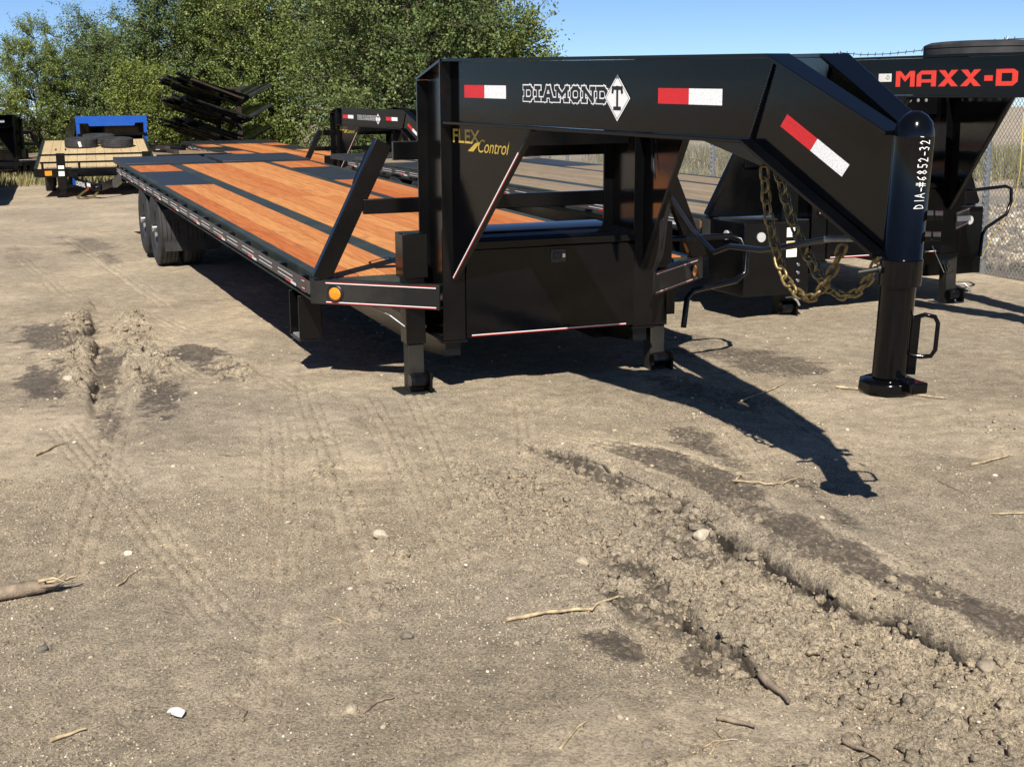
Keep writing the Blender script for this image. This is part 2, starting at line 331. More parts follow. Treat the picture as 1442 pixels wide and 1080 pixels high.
def font_mesh(name, body, size, mat, parent, P, x, y, e, shear=0.0, bold=0.0, sx=1.0):
    cu = bpy.data.curves.new(name, 'FONT'); cu.body = body; cu.size = size; cu.shear = shear; cu.offset = bold
    t = bpy.data.objects.new(name, cu); S.collection.objects.link(t); bpy.context.view_layer.update()
    me = bpy.data.meshes.new_from_object(t.evaluated_get(bpy.context.evaluated_depsgraph_get()))
    bpy.data.objects.remove(t)
    for vt in me.vertices: vt.co = P.p(x+vt.co.x*sx, y+vt.co.y, e)
    me.materials.clear(); me.materials.append(MATS[mat])
    return link_mesh(name, me, parent)
def copy_tree(o, parent=None):
    c = o.copy(); S.collection.objects.link(c); c.parent = parent
    for ch in o.children: copy_tree(ch, c)
    return c

# ---------------------------------------------------------------- wheels
def tyre_mesh(r=0.39, w=0.225, rim=0.215):
    h = w/2; pr = [(rim, -h*0.78), (rim+0.02, -h*0.86), (rim+0.09, -h), (r-0.045, -h*0.97), (r-0.012, -h*0.86)]
    g = [-.62, -.56, -.22, -.16, .16, .22, .56, .62]
    pr += [(r, -h*0.80)]
    for k in range(0, 8, 2): pr += [(r, h*g[k]), (r-0.012, h*(g[k]+.01)), (r-0.012, h*(g[k+1]-.01)), (r, h*g[k+1])]
    pr += [(r, h*0.80), (r-0.012, h*0.86), (r-0.045, h*0.97), (rim+0.09, h), (rim+0.02, h*0.86), (rim, h*0.78)]
    return MB().lathe(pr, 48, 'Y', close=True).mesh('tyre', 'rubber', 40)
def rim_mesh(rim=0.213, h=0.10, s=-1):
    pr = [(0.0, s*h*.35), (0.055, s*h*.35), (0.06, s*h*.15), (0.12, s*h*.1), (0.15, -s*h*.1), (rim-0.02, -s*h*.1), (rim-0.012, s*h*.8), (rim+0.006, s*h*.88), (rim, -s*h*.8), (0.0, -s*h*.8)]
    return MB().lathe(pr, 32, 'Y').mesh('rim', 'rim_steel', 40)
TY = tyre_mesh(); RIM = {s: rim_mesh(s=s) for s in (-1, 1)}
def hub_mesh(s):
    m = MB().lathe([(0.0, s*.13), (0.04, s*.125), (0.048, s*.03), (0.048, 0), (0.0, 0)], 16, 'Y')
    return m.mesh('wheel', 'chrome', 40)
HUB = {s: hub_mesh(s) for s in (-1, 1)}
def wheel(parent, x, y, z, s):
    w = link_mesh('wheel', HUB[s], parent); w.location = (x, y, z)
    link_mesh('tyre', TY, w); link_mesh('rim', RIM[s], w)
    return w

# ---------------------------------------------------------------- gooseneck flatbed trailer, front deck corner line at x = 0, +x towards the coupler
ZT, ZB = 2.09, 1.742
def gooseneck(name, label, loc, rot, deckmat='fir_deck', group=None, detail=True, zt=ZT, near_only_decals=None, L=-10.5, zfoot=.222):
    root = tag(empty(name, loc, rot), label, 'trailer', group)
    D = 0.851
    # --- deck boards and the flush steel between them
    bands = [(-1.16, -0.645, 3), (-0.50, 0.555, 6), (0.66, 1.16, 3)]
    def boards(x0, x1, y0, y1, n):
        w = (y1-y0)/n
        me = MB().box(-(x1-x0)/2, (x1-x0)/2, -w/2+0.003, w/2-0.003, -0.045, 0).mesh('plank', deckmat)
        for k in range(n):
            o = link_mesh('plank', me, root); o.location = ((x0+x1)/2, y0+w*(k+.5), D-0.001*random.random())
    for y0, y1, n in bands:
        if n == 6:
            boards(L, -5.3, y0, y1, n); boards(-5.296, -0.05, y0, y1, n)
        else:
            boards(L, -9.25, y0, y1, n); boards(-7.15, -0.05, y0, y1, n)
            MB().box(-9.245, -7.155, y0+.002, y1-.002, D-.04, D+.004).build('fender_plate', 'plate_steel', root, bevel=.003)
    for y0, y1 in ((-0.643, -0.502), (0.557, 0.658)):
        MB().box(L, -0.05, y0, y1, D-.30, D-.001).build('main_beam', 'deck_steel', root)
    for s in (-1, 1):
        m = MB().box(L-.02, -0.002, min(s*1.162, s*1.225), max(s*1.162, s*1.225), D-.012, D+.003)
        m.box(L-.02, -0.002, min(s*1.213, s*1.225), max(s*1.213, s*1.225), D-.142, D-.0125).box(L-.02, -.002, min(s*1.2255, s*1.265), max(s*1.2255, s*1.265), D-.142, D-.13)
        m.build('side_rail', 'deck_steel', root)
        MB().box(L, -0.03, min(s*1.283, s*1.295), max(s*1.283, s*1.295), D-.092, D-.018).build('rub_rail', 'rail_face', root, bevel=.002)
        k = 0; x = -0.35
        tapes = {'tape_red': [], 'tape_white': []}; pins = []
        while x > L:
            MB().box(x-.045, x+.045, min(s*1.2255, s*1.2825), max(s*1.2255, s*1.2825), D-.088, D-.022).build('stake_pocket', 'black_paint', root)
            P = Plane2((x, s*1.295, D-.092), (-s*-1 if s < 0 else -1, 0, 0), (0, 0, 1)) if s > 0 else Plane2((x, s*1.295, D-.092), (1, 0, 0), (0, 0, 1))
            if s < 0:
                pins += [P.rect(-.52, -.09, .048, .054, .0012), P.rect(-.52, -.09, .022, .028, .0012)]
                q = Plane2((x, s*1.295, D-.092), (1, 0, 0), (0, 0, 1))
                if k % 2 == 0:
                    tapes['tape_red'].append(q.rect(-.30, -.15, .002, .019, .0015)); tapes['tape_white'].append(q.rect(-.149, .0, .002, .019, .0015))
            x -= 0.61; k += 1
        if s < 0:
            for mt, q in tapes.items(): quad_mesh('reflective_tape', q, mt, root)
            quad_mesh('pinstripe', pins, 'white_vinyl', root)
    # frame under the deck
    fr = MB()
    for k in range(26): fr.box(L+.2+k*.4, L+.25+k*.4, -1.19, 1.19, D-.145, D-.05)
    fr.build('cross_members', 'black_paint', root)
    for s in (-1, 1): MB().box(L, .1, s*.55-.07, s*.55+.07, D-.46, D-.302).build('frame_rail', 'black_paint', root)
    # ramps folded flat at the rear
    for y0, y1 in ((-1.2, -.04), (.04, 1.2)):
        m = MB().box(L-1.55, L-.06, y0, y1, D-.05, D+.024)
        m.build('ramp', 'plate_steel', root, bevel=.004)
    for s in (-1, 1): MB().bar((L-.1, s*1.22, D-.12), (L-1.3, s*1.22, D-.32), .06, .1).build('dovetail', 'rail_face', root)
    MB().box(L-.1, L-.03, -1.25, 1.25, D-.2, D-.02).build('rear_bar', 'black_paint', root)
    # axles with dual wheels
    for xa in (-7.35, -8.35):
        MB().tube([(xa, -1.1, .39), (xa, 1.1, .39)], .06, 12).build('axle', 'black_paint', root)
        for s in (-1, 1):
            wheel(root, xa, s*1.165, .39, s); wheel(root, xa, s*.90, .39, s)
    for s in (-1, 1):
        MB().box(-7.36, -7.22, min(s*1.1, s*1.235), max(s*1.1, s*1.235), D-.30, D-.15).build('marker_bracket', 'black_paint', root)
        MB().box(-7.0, -6.98, s*.92-.29, s*.92+.29, .18, .62).build('mud_flap', 'rubber', root)
    # --- front wings, cross rail, toolbox between the uprights
    for s in (-1, 1):
        a = Vector((-.004, s*1.287, D-.071)); b = Vector((.52, s*.672, D-.071))
        m = MB().bar(a, b, .012, .142); d = (b-a).normalized(); nrm = Vector((d.y, -d.x, 0))*(1 if s < 0 else -1)
        m.bar(a-nrm*.031+Vector((0, 0, .066)), b-nrm*.031+Vector((0, 0, .066)), .05, .01).bar(a-nrm*.031-Vector((0, 0, .066)), b-nrm*.031-Vector((0, 0, .066)), .05, .01)
        m.build('front_wing', 'dusty_black', root, bevel=.0015)
        P = Plane2(a+nrm*.0063-Vector((0, 0, .071)), d if s < 0 else -d, (0, 0, 1)); ln = (b-a).length
        x0, x1 = (.10, ln-.02) if s < 0 else (-ln+.02, -.10)
        quad_mesh('white_pinstripe', [P.rect(x0, x1, .123, .127, .001), P.rect(x0, x1, .013, .017, .001)], 'white_vinyl', root)
        quad_mesh('red_pinstripe', [P.rect(x0, x1, .127, .132, .001), P.rect(x0, x1, .007, .013, .001)], 'red_vinyl', root)
        lc = P.p(.16 if s < 0 else -.16, .066, 0)
        lamp = MB().lathe([(.0, .012), (.03, .011), (.037, .007), (.037, 0), (0, 0)], 24, 'Z').mesh('marker_light', 'amber_lens' if detail != 'maxx' else 'white_lens', 40)
        o = link_mesh('marker_light', lamp, root); o.matrix_local = Matrix.Translation(lc) @ P.n.to_track_quat('Z', 'Y').to_matrix().to_4x4()
        ring = MB().lathe([(.038, 0), (.038, .010), (.046, .012), (.053, .006), (.053, 0)], 24, 'Z').mesh('bezel', 'hose_black', 40)
        link_mesh('bezel', ring, o)
        MB().lathe([(.0, -.004), (.022, -.003), (.026, 0)], 16, 'Y', (-.05, s*1.272, D-.06)).build('side_marker', 'amber_lens', root)
    MB().box(-.048, -.004, -1.16, 1.16, D-.14, D-.006).build('front_rail', 'deck_steel', root)
    tbm = MB().box(.03, .555, -.525, .525, .545, 1.045)
    tbo = tbm.build('toolbox', 'gloss_black', root, bevel=.004)
    lid = MB().prism([(.575, -.52, 1.049), (.575, -.52, 1.092), (.535, -.52, 1.112), (.02, -.52, 1.122), (.02, -.52, 1.049)], (0, 1.04, 0))
    lid = lid.build('lid', 'gloss_black', tbo, bevel=.004)
    PT = Plane2((.555, -.525, .545), (0, 1, 0), (0, 0, 1))
    quad_mesh('white_pinstripe', [PT.rect(.03, 1.0, .013, .017, .0012)], 'white_vinyl', tbo)
    quad_mesh('red_pinstripe', [PT.rect(.03, 1.0, .007, .013, .0012)], 'red_vinyl', tbo)
    la = MB().box(.556, .562, -.012, .082, .948, 1.024).build('latch', 'rim_steel', tbo, bevel=.003)
    MB().box(.5625, .569, .006, .05, .966, 1.008).build('paddle', 'hose_black', la, bevel=.003)
    MB().box(.5625, .571, .058, .076, .975, 1.0).build('lock', 'chrome', la, bevel=.002)
    # --- uprights: deep I sections
    for s in (-1, 1):
        c = s*.592
        m = MB().box(.525, .541, c-.066, c+.066, .535, zt-.016).box(.105, .121, c-.066, c+.066, .72, zt-.118)
        m.add([(x, y, z) for y in (c-.006, c+.006) for x, z in ((.122, .72), (.524, .56), (.524, zt-.018), (.122, zt-.12))],
              [(0, 1, 2, 3), (7, 6, 5, 4), (0, 4, 5, 1), (1, 5, 6, 2), (2, 6, 7, 3), (3, 7, 4, 0)])
        m.build('upright', 'black_paint', root, bevel=.002)
        w = MB()
        for k in range(60):
            z = .60+k*(zt-.65)/60; w.box(.518+.0, .524, c+s*.0065, c+s*(.012+.005*random.random()), z, z+.014)
        w.build('weld_bead', 'dusty_black', root)
        MB().prism([(.105, c-.066, zt-.116), (.105, c+.066, zt-.116), (.541, c+.066, zt-.014), (.541, c-.066, zt-.014)], (0, 0, .014)).build('cap_plate', 'black_paint', root)
        MB().box(.10, .545, c-.075, c+.075, .52, .5345).build('base_plate', 'black_paint', root)
        MB().bar((.5, c, .50), (-.1, c, .44), .09, .12).build('lower_gusset', 'black_paint', root)
    # --- neck: two tapering I beams, bend, down to the coupler
    for s in (-1, 1):
        A0 = Vector((.545, s*.59, 0)); A1 = Vector((3.1, s*.13, 0)); B1 = Vector((3.765, s*.052, 0))
        da = (A1-A0).normalized(); db = (B1-A1).normalized()
        tA = [(A0, zt), (A1, zt), (B1, 1.82+(zt-ZT)*.6)]
        A1b = A0+da*(2.6-.135); bA = [(A0, ZB), (A1b, ZB), (B1-db*.02, 1.375)]; B0b = A1-db*.135
        m = MB(); fw = .062; ft = .016
        def flange(pl, dz):
            nn = []
            for i, (p, z) in enumerate(pl):
                d = da if i == 0 else db if i == 2 else (da+db).normalized()
                t = Vector((-d.y, d.x, 0)); nn.append((p, t, z))
            for (p, t, z), (q, u, z2) in zip(nn[:-1], nn[1:]):
                f1 = fw; f2 = fw if q is not B1 else fw*.8
                V = [p-t*f1, p+t*f1, q+u*f2, q-u*f2]; zz = [z, z, z2, z2]
                m.add([(v.x, v.y, h) for v, h in zip(V, zz)]+[(v.x, v.y, h+dz) for v, h in zip(V, zz)],
                      [(0, 1, 2, 3), (7, 6, 5, 4), (0, 4, 5, 1), (1, 5, 6, 2), (2, 6, 7, 3), (3, 7, 4, 0)])
        flange(tA, -ft); flange(bA, ft)
        m.build('neck_flange', 'gloss_black', root, bevel=.002)
        t = Vector((-da.y, da.x, 0))*.006
        wb = MB().prism([(*(A0-t).xy, zt-ft-.001), (*(A0-t).xy, ZB+ft+.001), (*(A1b-t).xy, ZB+ft+.001), (*(A1-t).xy, zt-ft-.001)], t*2)
        wb.build('neck_web', 'gloss_black', root)
        t2 = Vector((-db.y, db.x, 0))*.006
        wb = MB().prism([(*(A1+db*.004-t2).xy, zt-ft-.003), (*(B0b+db*.004-t2).xy, ZB+ft+.001), (*(B1-t2).xy, 1.375+ft+.003), (*(B1-t2).xy, tA[2][1]-ft-.003)], t2*2)
        wb.build('drop_web', 'gloss_black', root)
        w = MB()
        for k in range(26):
            q = k/25; p = A1.lerp(A1b, q); z = zt-.02+(ZB+.02-(zt-.02))*q
            w.bar((p.x, p.y-.010, z), (p.x-.003, p.y-.010, z-.010), .010, .008+.003*random.random())
        w.build('bend_weld', 'black_paint', root)
        # gusset in the plane of the web
        tg = t*1.0
        G0 = A0; G1 = A0+da*.83; zb = ZB-.001
        MB().prism([(*(G0-tg).xy, zb), (*(G0-tg).xy, .88), (*(G0+da*.012-tg).xy, .88), (*(G1-tg).xy, zb)], tg*2).build('gusset', 'gloss_black', root)
        e0 = Vector((*(G0+da*.006).xy, .885)); e1 = Vector((*(G1-da*.004).xy, ZB-.004))
        MB().bar(e0, e1, .018, .03, up=(0, 1, 0)).build('gusset_edge', 'dusty_black', root)
        if s < 0:
            d3 = (e1-e0).normalized(); out = Vector((t.x, t.y, 0)).normalized()*-1
            Pe = Plane2(e0+out*.0152, d3, out.cross(d3)); ll = (e1-e0).length
            quad_mesh('white_pinstripe', [Pe.rect(.01, ll*.86, .0003, .0075, .001)], 'white_vinyl', root)
            quad_mesh('red_pinstripe', [Pe.rect(.01, ll*.86, -.0075, 0, .001)], 'red_vinyl', root)
    PN = Plane2((.545, -.59, 0), (3.1-.545, .46, 0), (0, 0, 1)); PN.o = PN.o+PN.n*.0062
    dB = Vector((.665, .078, 0)).normalized()
    # --- coupler
    cx = 3.80
    cp = MB().lathe([(.0, 1.888), (.02, 1.886), (.042, 1.872), (.060, 1.850), (.0685, 1.818), (.0705, 1.80)], 40, 'Z', (cx, 0, 0)).build('coupler_cap', 'gloss_black', root, smooth=True)
    MB().lathe([(.0705, 1.8005), (.0705, 1.37), (.072, 1.368), (.0755, 1.364), (.0755, 1.272), (.066, 1.270), (.066, 1.80)], 40, 'Z', (cx, 0, 0), close=True).build('coupler_tube', 'gloss_black', root, smooth=40)
    inner = MB().lathe([(.0635, 1.29), (.0635, .93), (.0, .93), (.0, 1.29)], 40, 'Z', (cx-.006, 0, 0)).build('inner_tube', 'gloss_black', root, smooth=40)
    for z in (1.225, 1.125):
        q = Vector((.57, -.82, 0)).normalized()
        h = MB().lathe([(0, .001), (.011, .001), (.013, .0)], 16, 'Z').mesh('pin_hole', 'black_vinyl', 40)
        o = link_mesh('pin_hole', h, inner); o.matrix_local = Matrix.Translation(Vector((cx-.006, 0, z))+q*.0636) @ q.to_track_quat('Z', 'Y').to_matrix().to_4x4()
    hb = MB().lathe([(.0, .925), (.085, .925), (.107, .914), (.110, .882), (.098, .866), (.0, .866)], 10, 'Z', (cx-.012, .0, 0)).build('coupler_base', 'gloss_black', root, bevel=.004)
    MB().box(cx+.05, cx+.155, -.015, .05, .893, .933).build('latch_block', 'gloss_black', hb, bevel=.004)
    hd = Vector((.55, .83, 0)).normalized()
    base = Vector((cx, 0, 0))
    def hp(r, z): v = base+hd*r; return (v.x, v.y, z)
    MB().tube([hp(.058, 1.150), hp(.10, 1.165), hp(.135, 1.158), hp(.148, 1.135), hp(.148, 1.035), hp(.135, 1.012), hp(.10, 1.008), hp(.062, 1.014)], .0085, 10).build('handle', 'gloss_black', root, smooth=50)
    MB().bar(hp(.072, 1.155), hp(.072, .94), .012, .03, up=hd).build('handle_bracket', 'gloss_black', root, bevel=.002)
    pl = Vector((-.42, -.9, 0)).normalized()
    MB().tube([base+pl*.07+Vector((0, 0, 1.33)), base+pl*.15+Vector((0, 0, 1.315))], .011, 12).tube([base+pl*.065+Vector((0, 0, 1.33)), base+pl*.082+Vector((0, 0, 1.327))], .02, 12).build('lock_pin', 'dusty_black', root, smooth=50)
    for z in (1.525, 1.45):
        b0 = base+hd*.07+Vector((0, 0, z)); b1 = base+hd*.125+Vector((0, 0, z))
        MB().tube([b0, b0+hd*.022], .02, 6).tube([b0, b1], .011, 10).tube([b1-hd*.028, b1], .0185, 6).build('set_bolt', 'gloss_black', root, bevel=.001)
    lean = Matrix(((1, 0, .065, -.065*1.8), (0, 1, 0, 0), (0, 0, 1, 0), (0, 0, 0, 1)))      # the coupler leans back a little
    for o in root.children_recursive:
        if o.name.split('.')[0] in ('coupler_cap', 'coupler_tube', 'inner_tube', 'coupler_base', 'latch_block', 'handle', 'handle_bracket', 'lock_pin', 'set_bolt'): o.data.transform(lean)
        elif o.name.split('.')[0] == 'pin_hole': o.matrix_local = lean @ o.matrix_local
    # --- headboard rack
    for s in (-1, 1):
        p = Vector((.03, s*1.235, D+.004)); q = Vector((.10, s*.86, 1.632))
        MB().bar(p, q, .055, .105, up=(0, 1, 0)).build('rack_leg', 'black_paint', root, bevel=.004)
        MB().tube([p.lerp(q, .60)+Vector((-.045, -s*.0, .02)), p.lerp(q, .60)+Vector((-.115, -s*.005, .04)), p.lerp(q, .63)+Vector((-.125, 0, .05)), p.lerp(q, .84)+Vector((-.125, 0, .055)), p.lerp(q, .86)+Vector((-.115, 0, .05)), p.lerp(q, .86)+Vector((-.045, 0, .02))], .009, 8).build('grab_handle', 'gloss_black', root, smooth=50)
    for z0, z1, yy in ((1.222, 1.308, .985), (1.525, 1.632, .80)):
        MB().box(.068, .103, -yy, yy, z0, z1).build('rack_rail', 'black_paint', root, bevel=.004)
    MB().box(.25, .35, -.58, .58, 1.60, 1.738).build('neck_crossmember', 'black_paint', root, bevel=.003)
    hl = MB()
    for k in range(7): hl.lathe([(0, 0), (.014, 0)], 10, 'X', (.3515, .02+k*.075, 1.71))
    hl.build('lightening_hole', 'white_vinyl' if False else 'galvanised', root)
    # --- drop-leg jacks
    for s in (-1, 1):
        jy = s*.775; jx = .335
        MB().box(jx-.058, jx+.058, jy-.058, jy+.058, .50, 1.13).build('jack_leg', 'black_paint', root, bevel=.004)
        MB().box(jx-.075, jx+.075, jy-.075, jy+.075, .88, 1.135).build('jack_gearbox', 'black_paint', root, bevel=.005)
        zb_ = zfoot
        MB().box(jx-.047, jx+.047, jy-.047, jy+.047, zb_, .499).build('jack_drop_leg', 'dusty_black', root, bevel=.003)
        MB().box(jx-.105, jx+.105, jy-.105, jy+.105, zb_-.012, zb_).build('jack_foot', 'dusty_black', root, bevel=.002)
        MB().lathe([(0, -.05), (.038, -.05), (.045, -.03), (.045, .03), (.038, .05), (0, .05)], 12, 'Y', (jx+.075, jy, zb_+.07)).box(jx+.05, jx+.13, jy+.055, jy+.07, zb_+.01, zb_+.12).build('jack_pin', 'black_paint', root)
        MB().box(.12, .28, min(s*.60, jy), max(s*.60, jy), .60, .70).build('jack_mount', 'black_paint', root)
    # --- side steps
    for s in (-1, 1):
        y0, y1 = sorted((s*1.285, s*1.14)); x0, x1 = -.62, -.36
        st = MB().box(x0, x1, y0, y1, .415, .427)
        st.box(x0, x0+.01, y0, y1, .428, .70).box(x1-.01, x1, y0, y1, .428, .70).box(x0, x1, y1-.012 if s < 0 else y0, y1 if s < 0 else y0+.012, .50, .70)
        st.build('step', 'black_paint', root, bevel=.002)
        gp = MB()
        for k in range(9): gp.box(x0+.03+k*.026, x0+.042+k*.026, y0+.01, y1-.01, .4275, .436)
        gp.build('step_grip', 'galvanised', root)
    return root, PN, dB
def drop_reflector(root, dB):
    P2 = Plane2((3.1, -.13, 0), dB, (0, 0, 1)); P2.o = P2.o+P2.n*.0064
    a, b, c, d = (.083, 1.861), (.449, 1.689), (.410, 1.643), (.043, 1.814)
    m0 = tuple(.5*(x+y) for x, y in zip(a, b)); m1 = tuple(.5*(x+y) for x, y in zip(d, c))
    quad_mesh('red_reflector', [P2.poly([d, m1, m0, a], .001)], 'tape_red', root)
    quad_mesh('white_reflector', [P2.poly([m1, c, b, m0], .001)], 'tape_white', root)
def diamond_decals(root, PN, dB, full=True, key=''):
    for q in (.148, 1.852):
        quad_mesh('red_reflector', [PN.rect(q, q+.212, 1.886, 1.952, .001)], 'tape_red', root)
        quad_mesh('white_reflector', [PN.rect(q+.2125, q+.43, 1.886, 1.952, .001)], 'tape_white', root)
    if full: drop_reflector(root, dB)
    # word mark: outlined slab capitals and a diamond with a T
    x = .745; ws = {'D': .1, 'I': .07, 'A': .115, 'M': .125, 'O': .1, 'N': .115}
    wh = []; bl = []
    for n, ch in enumerate('DIAMOND'):
        w = ws[ch]*.98
        wh += PN.stroke(SLAB[ch], .030, .001+.0004*(n % 2), x+.01, 1.889, w-.02, .056)
        bl += PN.stroke(SLAB[ch], .0185, .0022+.0004*(n % 2), x+.01, 1.889, w-.02, .056)
        x += w+.004
    quad_mesh('lettering_outline', wh, 'white_vinyl', root); quad_mesh('lettering', bl, 'black_vinyl', root)
    cx, cy = 1.553, 1.905
    def dia(a, b): return [(cx-a, cy), (cx, cy-b), (cx+a, cy), (cx, cy+b)]
    quad_mesh('diamond_badge', [PN.poly(dia(.098, .104), .0032)], 'white_vinyl', root)
    ln = [[q for q in dia(.088, .093)+dia(.088, .093)[:1]]]
    quad_mesh('badge_line', PN.stroke(ln, .0022, .0038, 0, 0, 1, 1), 'black_vinyl', root)
    quad_mesh('badge_letter', PN.stroke([[(.5, .0), (.5, 1)], [(0, .8), (.04, .98), (.96, .98), (1, .8)], [(.2, 0), (.8, 0)]], .016, .0044, cx-.036, cy-.046, .072, .092), 'black_vinyl', root)
    if not full: return
    # gusset lettering
    font_mesh('lettering', 'FLEX', .103, 'gold_vinyl', root, PN, .008, 1.646, .0012, bold=.0016, sx=1.33)
    quad_mesh('lettering_tail', [PN.poly([(.262, 1.650), (.305, 1.650), (.238, 1.604), (.178, 1.604)], .0014)], 'gold_vinyl', root)
    font_mesh('script_lettering', 'Control', .098, 'gold_vinyl', root, PN, .275, 1.603, .0012, shear=.35, sx=1.0)

# ---------------------------------------------------------------- the trailer of the picture
TH = math.atan(.0306)
M0 = Matrix.Translation((0, 0, -.211*math.cos(TH))) @ Matrix.Rotation(TH, 4, 'Y')
def T2W(p): return M0 @ Vector(p)
main, PN, dB = gooseneck('gooseneck_trailer', 'glossy black gooseneck flatbed trailer with orange fir deck and white handwriting on its coupler', (0, 0, -.211*math.cos(TH)), (0, TH, 0))
diamond_decals(main, PN, dB)
def main_extras():
    # handwriting up the coupler tube
    q = Vector((.80, -.60, 0)).normalized(); x = 0.0; pts = []
    r = .0712; a0 = math.atan2(-.36, .93); out = []
    for ch in "DIA-#6852-32'":
        for ln in HAND[ch]:
            for a, b in zip(ln[:-1], ln[1:]):
                A = Vector(a); Bv = Vector(b); A = Vector((x+A.x*.036, A.y*.037)); Bv = Vector((x+Bv.x*.036, Bv.y*.037))
                d = (Bv-A).normalized(); t = Vector((-d.y, d.x))*.0021; A -= d*.0015; Bv += d*.0015; n = 5
                for i in range(n):
                    a_, b_ = A.lerp(Bv, i/n), A.lerp(Bv, (i+1)/n); qd = []
                    for v in (a_-t, b_-t, b_+t, a_+t):
                        ang = a0-(v.y-.02)/r+.30; qd.append((3.80+math.cos(ang)*(r+.0006), math.sin(ang)*(r+.0006), 1.552+v.x*.51))
                    out.append(qd)
        x += .034 if ch in "I-'" else .042
    out = [[(p[0]-.065*(1.8-p[2]), p[1], p[2]) for p in q_] for q_ in out]
    quad_mesh('handwriting', out, 'marker_ink', main)
    # plate under the neck that carries the chains
    MB().prism([(1.95, .03, 1.741), (2.25, .03, 1.712), (2.80, .03, 1.622), (2.90, .03, 1.66), (2.92, .03, 1.741)], (0, .016, 0)).build('chain_plate', 'black_paint', main)
    MB().box(1.93, 2.94, -.20, .20, 1.7415, 1.752).build('belly_plate', 'black_paint', main)
    MB().tube([(3.43, -.10, 1.405), (3.47, .02, 1.405)], .012, 10).build('chain_pin', 'galvanised', main)
    # cables by the far upright and the plug lead to the coupler
    for dx, dy in ((0, 0), (.03, .012), (.05, -.01)):
        MB().tube([(.62+dx, .56+dy, 1.73), (.70+dx*1.5, .56+dy, 1.62), (.72+dx*2.2, .55+dy, 1.48), (.86+dx*2, .55+dy, 1.33), (.86+dx, .54+dy, 1.18), (.85, .54+dy, 1.0), (.80, .53, .90)], .010, 6).build('cable', 'hose_black', main, smooth=50)
    MB().tube([(.84, .55, 1.40), (1.05, .53, 1.30), (1.30, .5, 1.19), (1.75, .38, 1.13), (2.30, .15, 1.235), (2.75, .05, 1.275), (3.05, 0, 1.33), (3.40, -.05, 1.40)], .013, 8).build('plug_lead', 'hose_black', main, smooth=50)
    MB().tube([(3.86, .06, 1.42), (3.89, .075, 1.36), (3.91, .08, 1.33), (3.93, .085, 1.36), (3.90, .08, 1.37), (3.92, .085, 1.325), (3.945, .09, 1.34)], .0022, 6).build('safety_cable', 'dusty_black', main, smooth=50)
    # crank of the far jack
    MB().tube([(.36, .80, 1.02), (.36, 1.28, 1.02), (.40, 1.33, 1.0), (.44, 1.35, .93), (.45, 1.34, .80), (.46, 1.27, .755), (.5, .95, .72), (.52, .90, .68), (.52, .88, .50)], .018, 10).build('jack_crank', 'black_paint', main, smooth=50)
    # wiring hung under the near wing, badge on the rub rail
    P = Plane2((-.09, -1.2955, .765), (1, 0, 0), (0, 0, 1))
    bw = [(-.10, -.004), (-.07, .032), (-.10, .075), (.0, .075), (-.022, .032), (.012, -.004)]
    quad_mesh('rail_badge', PN.stroke([], 1, 0, 0, 0, 1, 1)+P.stroke([bw+bw[:1]], .005, .0016, -.02, 0, 1, 1), 'red_vinyl', main)
    quad_mesh('rail_badge_bars', [P.rect(-.10, -.03, .054, .060, .0016), P.rect(-.10, -.03, .010, .016, .0016)], 'white_vinyl', main)
    MB().tube([(.14, -.98, .70), (.30, -.90, .66), (.36, -.83, .60)], .004, 6).build('wire', 'galvanised', main)
main_extras()

# ---------------------------------------------------------------- safety chains
def link_mesh_(mat):
    L_, W_, r = .030, .0165, .0062; path = []
    for k in range(16):
        a = 2*math.pi*k/16; path.append((math.cos(a)*W_, (L_-W_)*(1 if math.sin(a) > 1e-6 else -1 if math.sin(a) < -1e-6 else 0)+math.sin(a)*W_, 0))
    return MB().tube(path, r, 6, closed=True).mesh('link', mat, True)
def chain(ctrl, label, mat):
    P = [T2W(p) for p in ctrl]; pts = []
    for i in range(len(P)-1):                                    # Catmull-Rom through the control points
        p0, p1, p2, p3 = P[max(i-1, 0)], P[i], P[i+1], P[min(i+2, len(P)-1)]
        for k in range(60):
            t = k/60; pts.append(.5*((2*p1)+(p2-p0)*t+(2*p0-5*p1+4*p2-p3)*t*t+(3*p1-p0-3*p2+p3)*t*t*t))
    pts.append(P[-1]); step = .0465; acc = 0; out = [pts[0]]
    for a, b in zip(pts[:-1], pts[1:]):
        acc += (b-a).length
        if acc >= step: out.append(b); acc = 0
    root = tag(empty('safety_chain', out[0]), label, 'chain', 'safety chains under the neck'); me = link_mesh_(mat)
    for i in range(len(out)-1):
        d = (out[i+1]-out[i]).normalized(); c = (out[i]+out[i+1])/2
        sd = d.cross(Vector((-.93, .36, .0))).normalized(); f = sd.cross(d)
        if i % 2: sd, f = f, -sd
        if i % 2: sd = (sd*.8+f*.6).normalized(); f = sd.cross(d)
        m = Matrix((sd, d, f)).transposed().to_4x4()
        o = link_mesh('link', me, root); o.matrix_local = Matrix.Translation(c-out[0]) @ m
chain([(2.851, -.02, 1.634), (2.883, -.02, 1.478), (2.948, -.02, 1.338), (3.039, -.02, 1.203), (3.174, -.02, 1.141), (3.274, -.02, 1.162), (3.373, -.02, 1.268), (3.447, -.02, 1.399)], 'brassy safety chain looping from under the neck up to a pin on the sloped beam', 'chain_rust')
chain([(2.845, .05, 1.62), (2.965, .05, 1.425), (3.107, .05, 1.281), (3.241, .05, 1.184), (3.387, .05, 1.171), (3.497, .05, 1.239), (3.60, .03, 1.35), (3.66, .02, 1.40)], 'dull zinc safety chain hanging from under the neck across to the coupler tube', 'chain_zinc')

